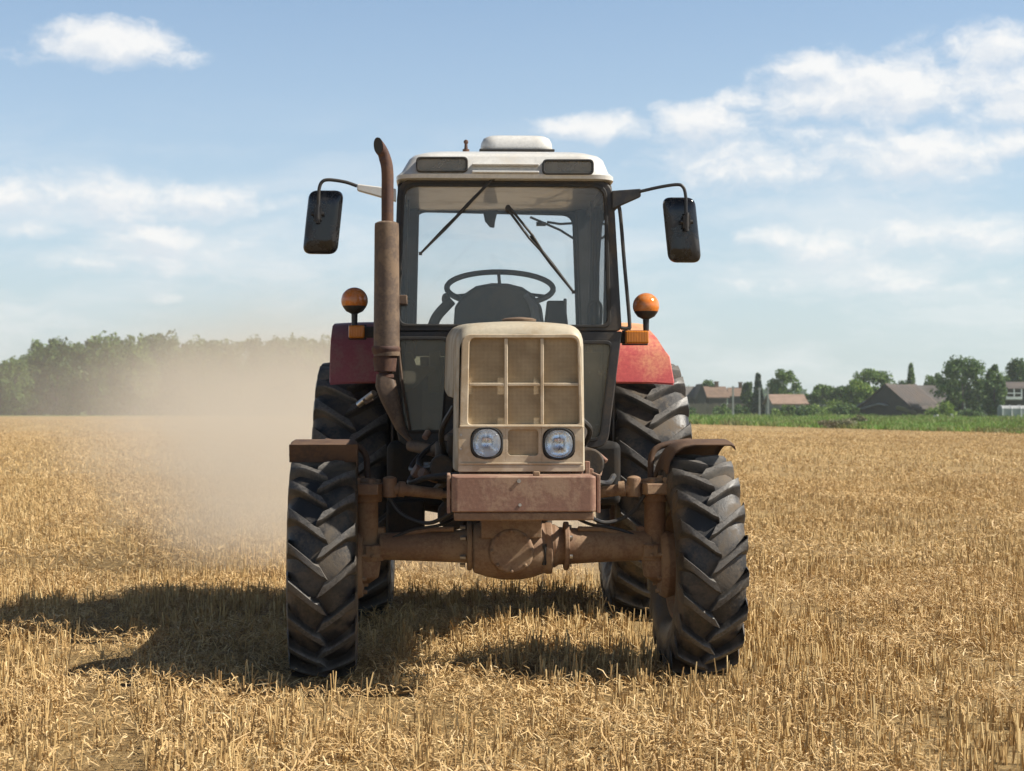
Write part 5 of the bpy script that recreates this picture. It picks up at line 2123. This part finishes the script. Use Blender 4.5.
# white balcony frame, pale shed, low fence at the far right
hs = gable_house('balcony_house', 'house at the right edge whose white balcony shows between trees', 'house', 1003, 1050, 206, 388.5, 382.5, 5, 'old_board', 'slate')
b = MB()
bw = WX(1019, 205) - WX(1004, 205)
ox = WX(1011.5, 206) - (WX(1003, 206) + WX(1050, 206)) / 2
zb_, zt_ = HZ(399, 205), HZ(389, 205)
for k in range(3):
    b.box((ox - bw / 2 + bw * k / 2, -1.1, (zb_ + zt_) / 2), (.12, .10, zt_ - zb_))
b.box((ox, -1.1, zb_ + .12), (bw + .14, .14, .30))
b.box((ox, -1.1, (zb_ + zt_) / 2 + .1), (bw, .08, .12))
b.build('balcony', 'white_wood', hs)
b = MB()
b.box((ox, -.53, zb_ - .10), (bw + .14, 1.05, .14))
b.build('balcony_floor', 'plaster', hs)

shed = empty('pale_shed', (WX(1016, 184), 184, 0), R(-6))
tag(shed, 'long pale sheeted shed on the grass at the right edge', 'shed')
b = MB()
arc = [(-1.4 * math.cos(PI * i / 12), HZ(405.5, 184) * (.72 + .28 * math.sin(PI * i / 12)) if 0 < i < 12 else 0.0) for i in range(13)]
x0, x1 = -1.5, 4.5
b.plate([(x0, y + 1.4, z) for y, z in arc], (x1 - x0, 0, 0))
b.build('cover', 'sheeting', shed)
b = MB()
for k in range(7):
    x = x0 + .1 + (x1 - x0 - .2) * k / 6
    b.tube([(x, y + 1.4 - .02 * (1 if y < 0 else -1), z + .03) for y, z in arc], .035, 6)
b.build('hoop', 'white_wood', shed)
lf = empty('low_fence', (WX(982, 200), 200, 0))
tag(lf, 'short pale low fence between the largest tree and the upright tree', 'fence')
b = MB()
for k in range(11):
    b.box((-1.25 + .25 * k, 0, .85), (.20, .03, 1.7))
b.build('boards', 'tin', lf)
b = MB()
b.box((0, .05, 1.4), (2.6, .05, .10))
b.build('rail', 'tin', lf)
# white bits on the grass before the barn
for (pc, py, lab) in ((936, 413, 'small white bucket on the grass right of the barn'), (951.5, 415.5, 'small white sack at the foot of the light green bush')):
    b = MB()
    d_ = 172
    h = .55
    if pc == 936:
        b.lathe([(0, .22), (.5, .30), (.52, .32), (.54, .31), (.52, .28)], n=16)
        nm = 'bucket'
    else:
        b.loft([[(x * k, y * k, z) for x, y in rpoly([(-.3, -.2), (.3, -.2), (.3, .2), (-.3, .2)], .12, 4)] for k, z in ((.8, 0), (1, .12), (.95, .35), (.6, .5), (.3, .56), (.4, .64))])
        nm = 'sack'
    o = b.build(nm, 'white_wood')
    o.location = (WX(pc, d_), d_, .0)
    o.scale = (.75, .75, 1.1)
    tag(o, lab, nm)

# ------------------------------------------------------------------ dust raised behind the tractor
def dust_material():
    m, n = new_mat('field_dust')
    out = n.n('ShaderNodeOutputMaterial')
    pv = n.n('ShaderNodeVolumePrincipled')
    pv.inputs['Color'].default_value = (0.91, 0.83, 0.71, 1)
    pv.inputs['Anisotropy'].default_value = 0.25
    pos = n.n('ShaderNodeNewGeometry').outputs['Position']
    s = n.sep(pos)
    x, y, z = s[0], s[1], s[2]
    # trail widens and drifts to the left with distance
    left = n.math('ADD', n.math('MULTIPLY', n.math('SUBTRACT', y, 13.0), -0.255), -2.5)
    right = n.math('ADD', n.math('MULTIPLY', n.math('SUBTRACT', y, 13.0), 0.012), 1.0)
    # softness grows too
    soft = n.math('ADD', n.math('MULTIPLY', n.math('SUBTRACT', y, 12.0), 0.13), 0.5)
    nz = n.noise(n.vmath('MULTIPLY', pos, (1.0, .6, 1.2)), 0.33, 5, 0.58, 0.4)
    wob = n.math('MULTIPLY', n.math('SUBTRACT', nz, 0.5), n.math('MULTIPLY', soft, 2.4))
    fl = n.rng(n.math('DIVIDE', n.math('ADD', n.math('SUBTRACT', x, left), wob), soft), -0.6, 1.1, smooth=True)
    fr = n.rng(n.math('DIVIDE', n.math('SUBTRACT', right, x), soft), -0.2, 1.0, smooth=True)
    h = n.math('ADD', n.math('MULTIPLY', n.math('SUBTRACT', y, 12.0), 0.052), 2.4)
    zz = n.math('DIVIDE', n.math('ADD', z, n.math('MULTIPLY', wob, .5)), h)
    fz = n.rng(zz, 1.05, 0.25, smooth=True)
    fy = n.math('MULTIPLY', n.rng(y, 11.9, 13.2, smooth=True), n.rng(y, 150.0, 90.0, smooth=True))
    dens = n.math('DIVIDE', 9.5, n.math('ADD', y, n.math('MULTIPLY', n.math('MULTIPLY', y, y), 0.155)))
    k = n.math('MULTIPLY', n.math('MULTIPLY', fl, fr), n.math('MULTIPLY', fz, fy))
    nf = n.noise(pos, 1.3, 5, 0.62, 0.5)
    k = n.math('MULTIPLY', k, n.rng(n.math('ADD', n.math('MULTIPLY', nz, 0.72), n.math('MULTIPLY', nf, 0.28)), 0.42, 0.60, 0.02, 2.1))
    n.link(n.math('MULTIPLY', k, dens), pv.inputs['Density'])
    n.link(pv.outputs[0], out.inputs['Volume'])
    return m


b = MB()
foot = [(-3.4, 11.9), (1.6, 11.9), (3, 40), (6, 150), (-62, 150), (-22, 60), (-9.5, 27)]
b.loft([[(x, y, .03) for x, y in foot], [(x, y, 3.3 + (y - 12) * .068) for x, y in foot]])
DM = dust_material()
dust = b.build('dust_cloud', DM)
DM.cycles.volume_step_rate = 0.18
tag(dust, 'pale tan dust raised behind the tractor and drifting to the left', 'dust', kind='stuff')

# thin layer of older dust lying over the far part of the field
def veil_material():
    m, n = new_mat('thin_dust')
    out = n.n('ShaderNodeOutputMaterial')
    pv = n.n('ShaderNodeVolumePrincipled')
    pv.inputs['Color'].default_value = (0.91, 0.83, 0.71, 1)
    pv.inputs['Density'].default_value = 0.0008
    pv.inputs['Anisotropy'].default_value = 0.25
    n.link(pv.outputs[0], out.inputs['Volume'])
    return m


b = MB()
foot = [(-30, 38), (-4, 60), (-4, 292), (-190, 292), (-130, 120), (-70, 46)]
b.loft([[(x, y, .04) for x, y in foot], [(x, y, 7.0) for x, y in foot]])
veil = b.build('dust_veil', veil_material(), weighted=False)
tag(veil, 'thin older dust lying low over the far left field before the wood', 'dust', kind='stuff')

# ------------------------------------------------------------------ summer haze in the air
def haze_material():
    m, n = new_mat('summer_haze')
    out = n.n('ShaderNodeOutputMaterial')
    pv = n.n('ShaderNodeVolumePrincipled')
    pv.inputs['Color'].default_value = (0.86, 0.93, 1.0, 1)
    pv.inputs['Density'].default_value = 0.00034
    pv.inputs['Anisotropy'].default_value = 0.3
    n.link(pv.outputs[0], out.inputs['Volume'])
    return m


b = MB()
b.box((0, 1050, 16.5), (2860, 2340, 35))
hz_ = b.build('haze', haze_material())
tag(hz_, 'thin pale summer haze over the whole field', 'haze', kind='stuff')
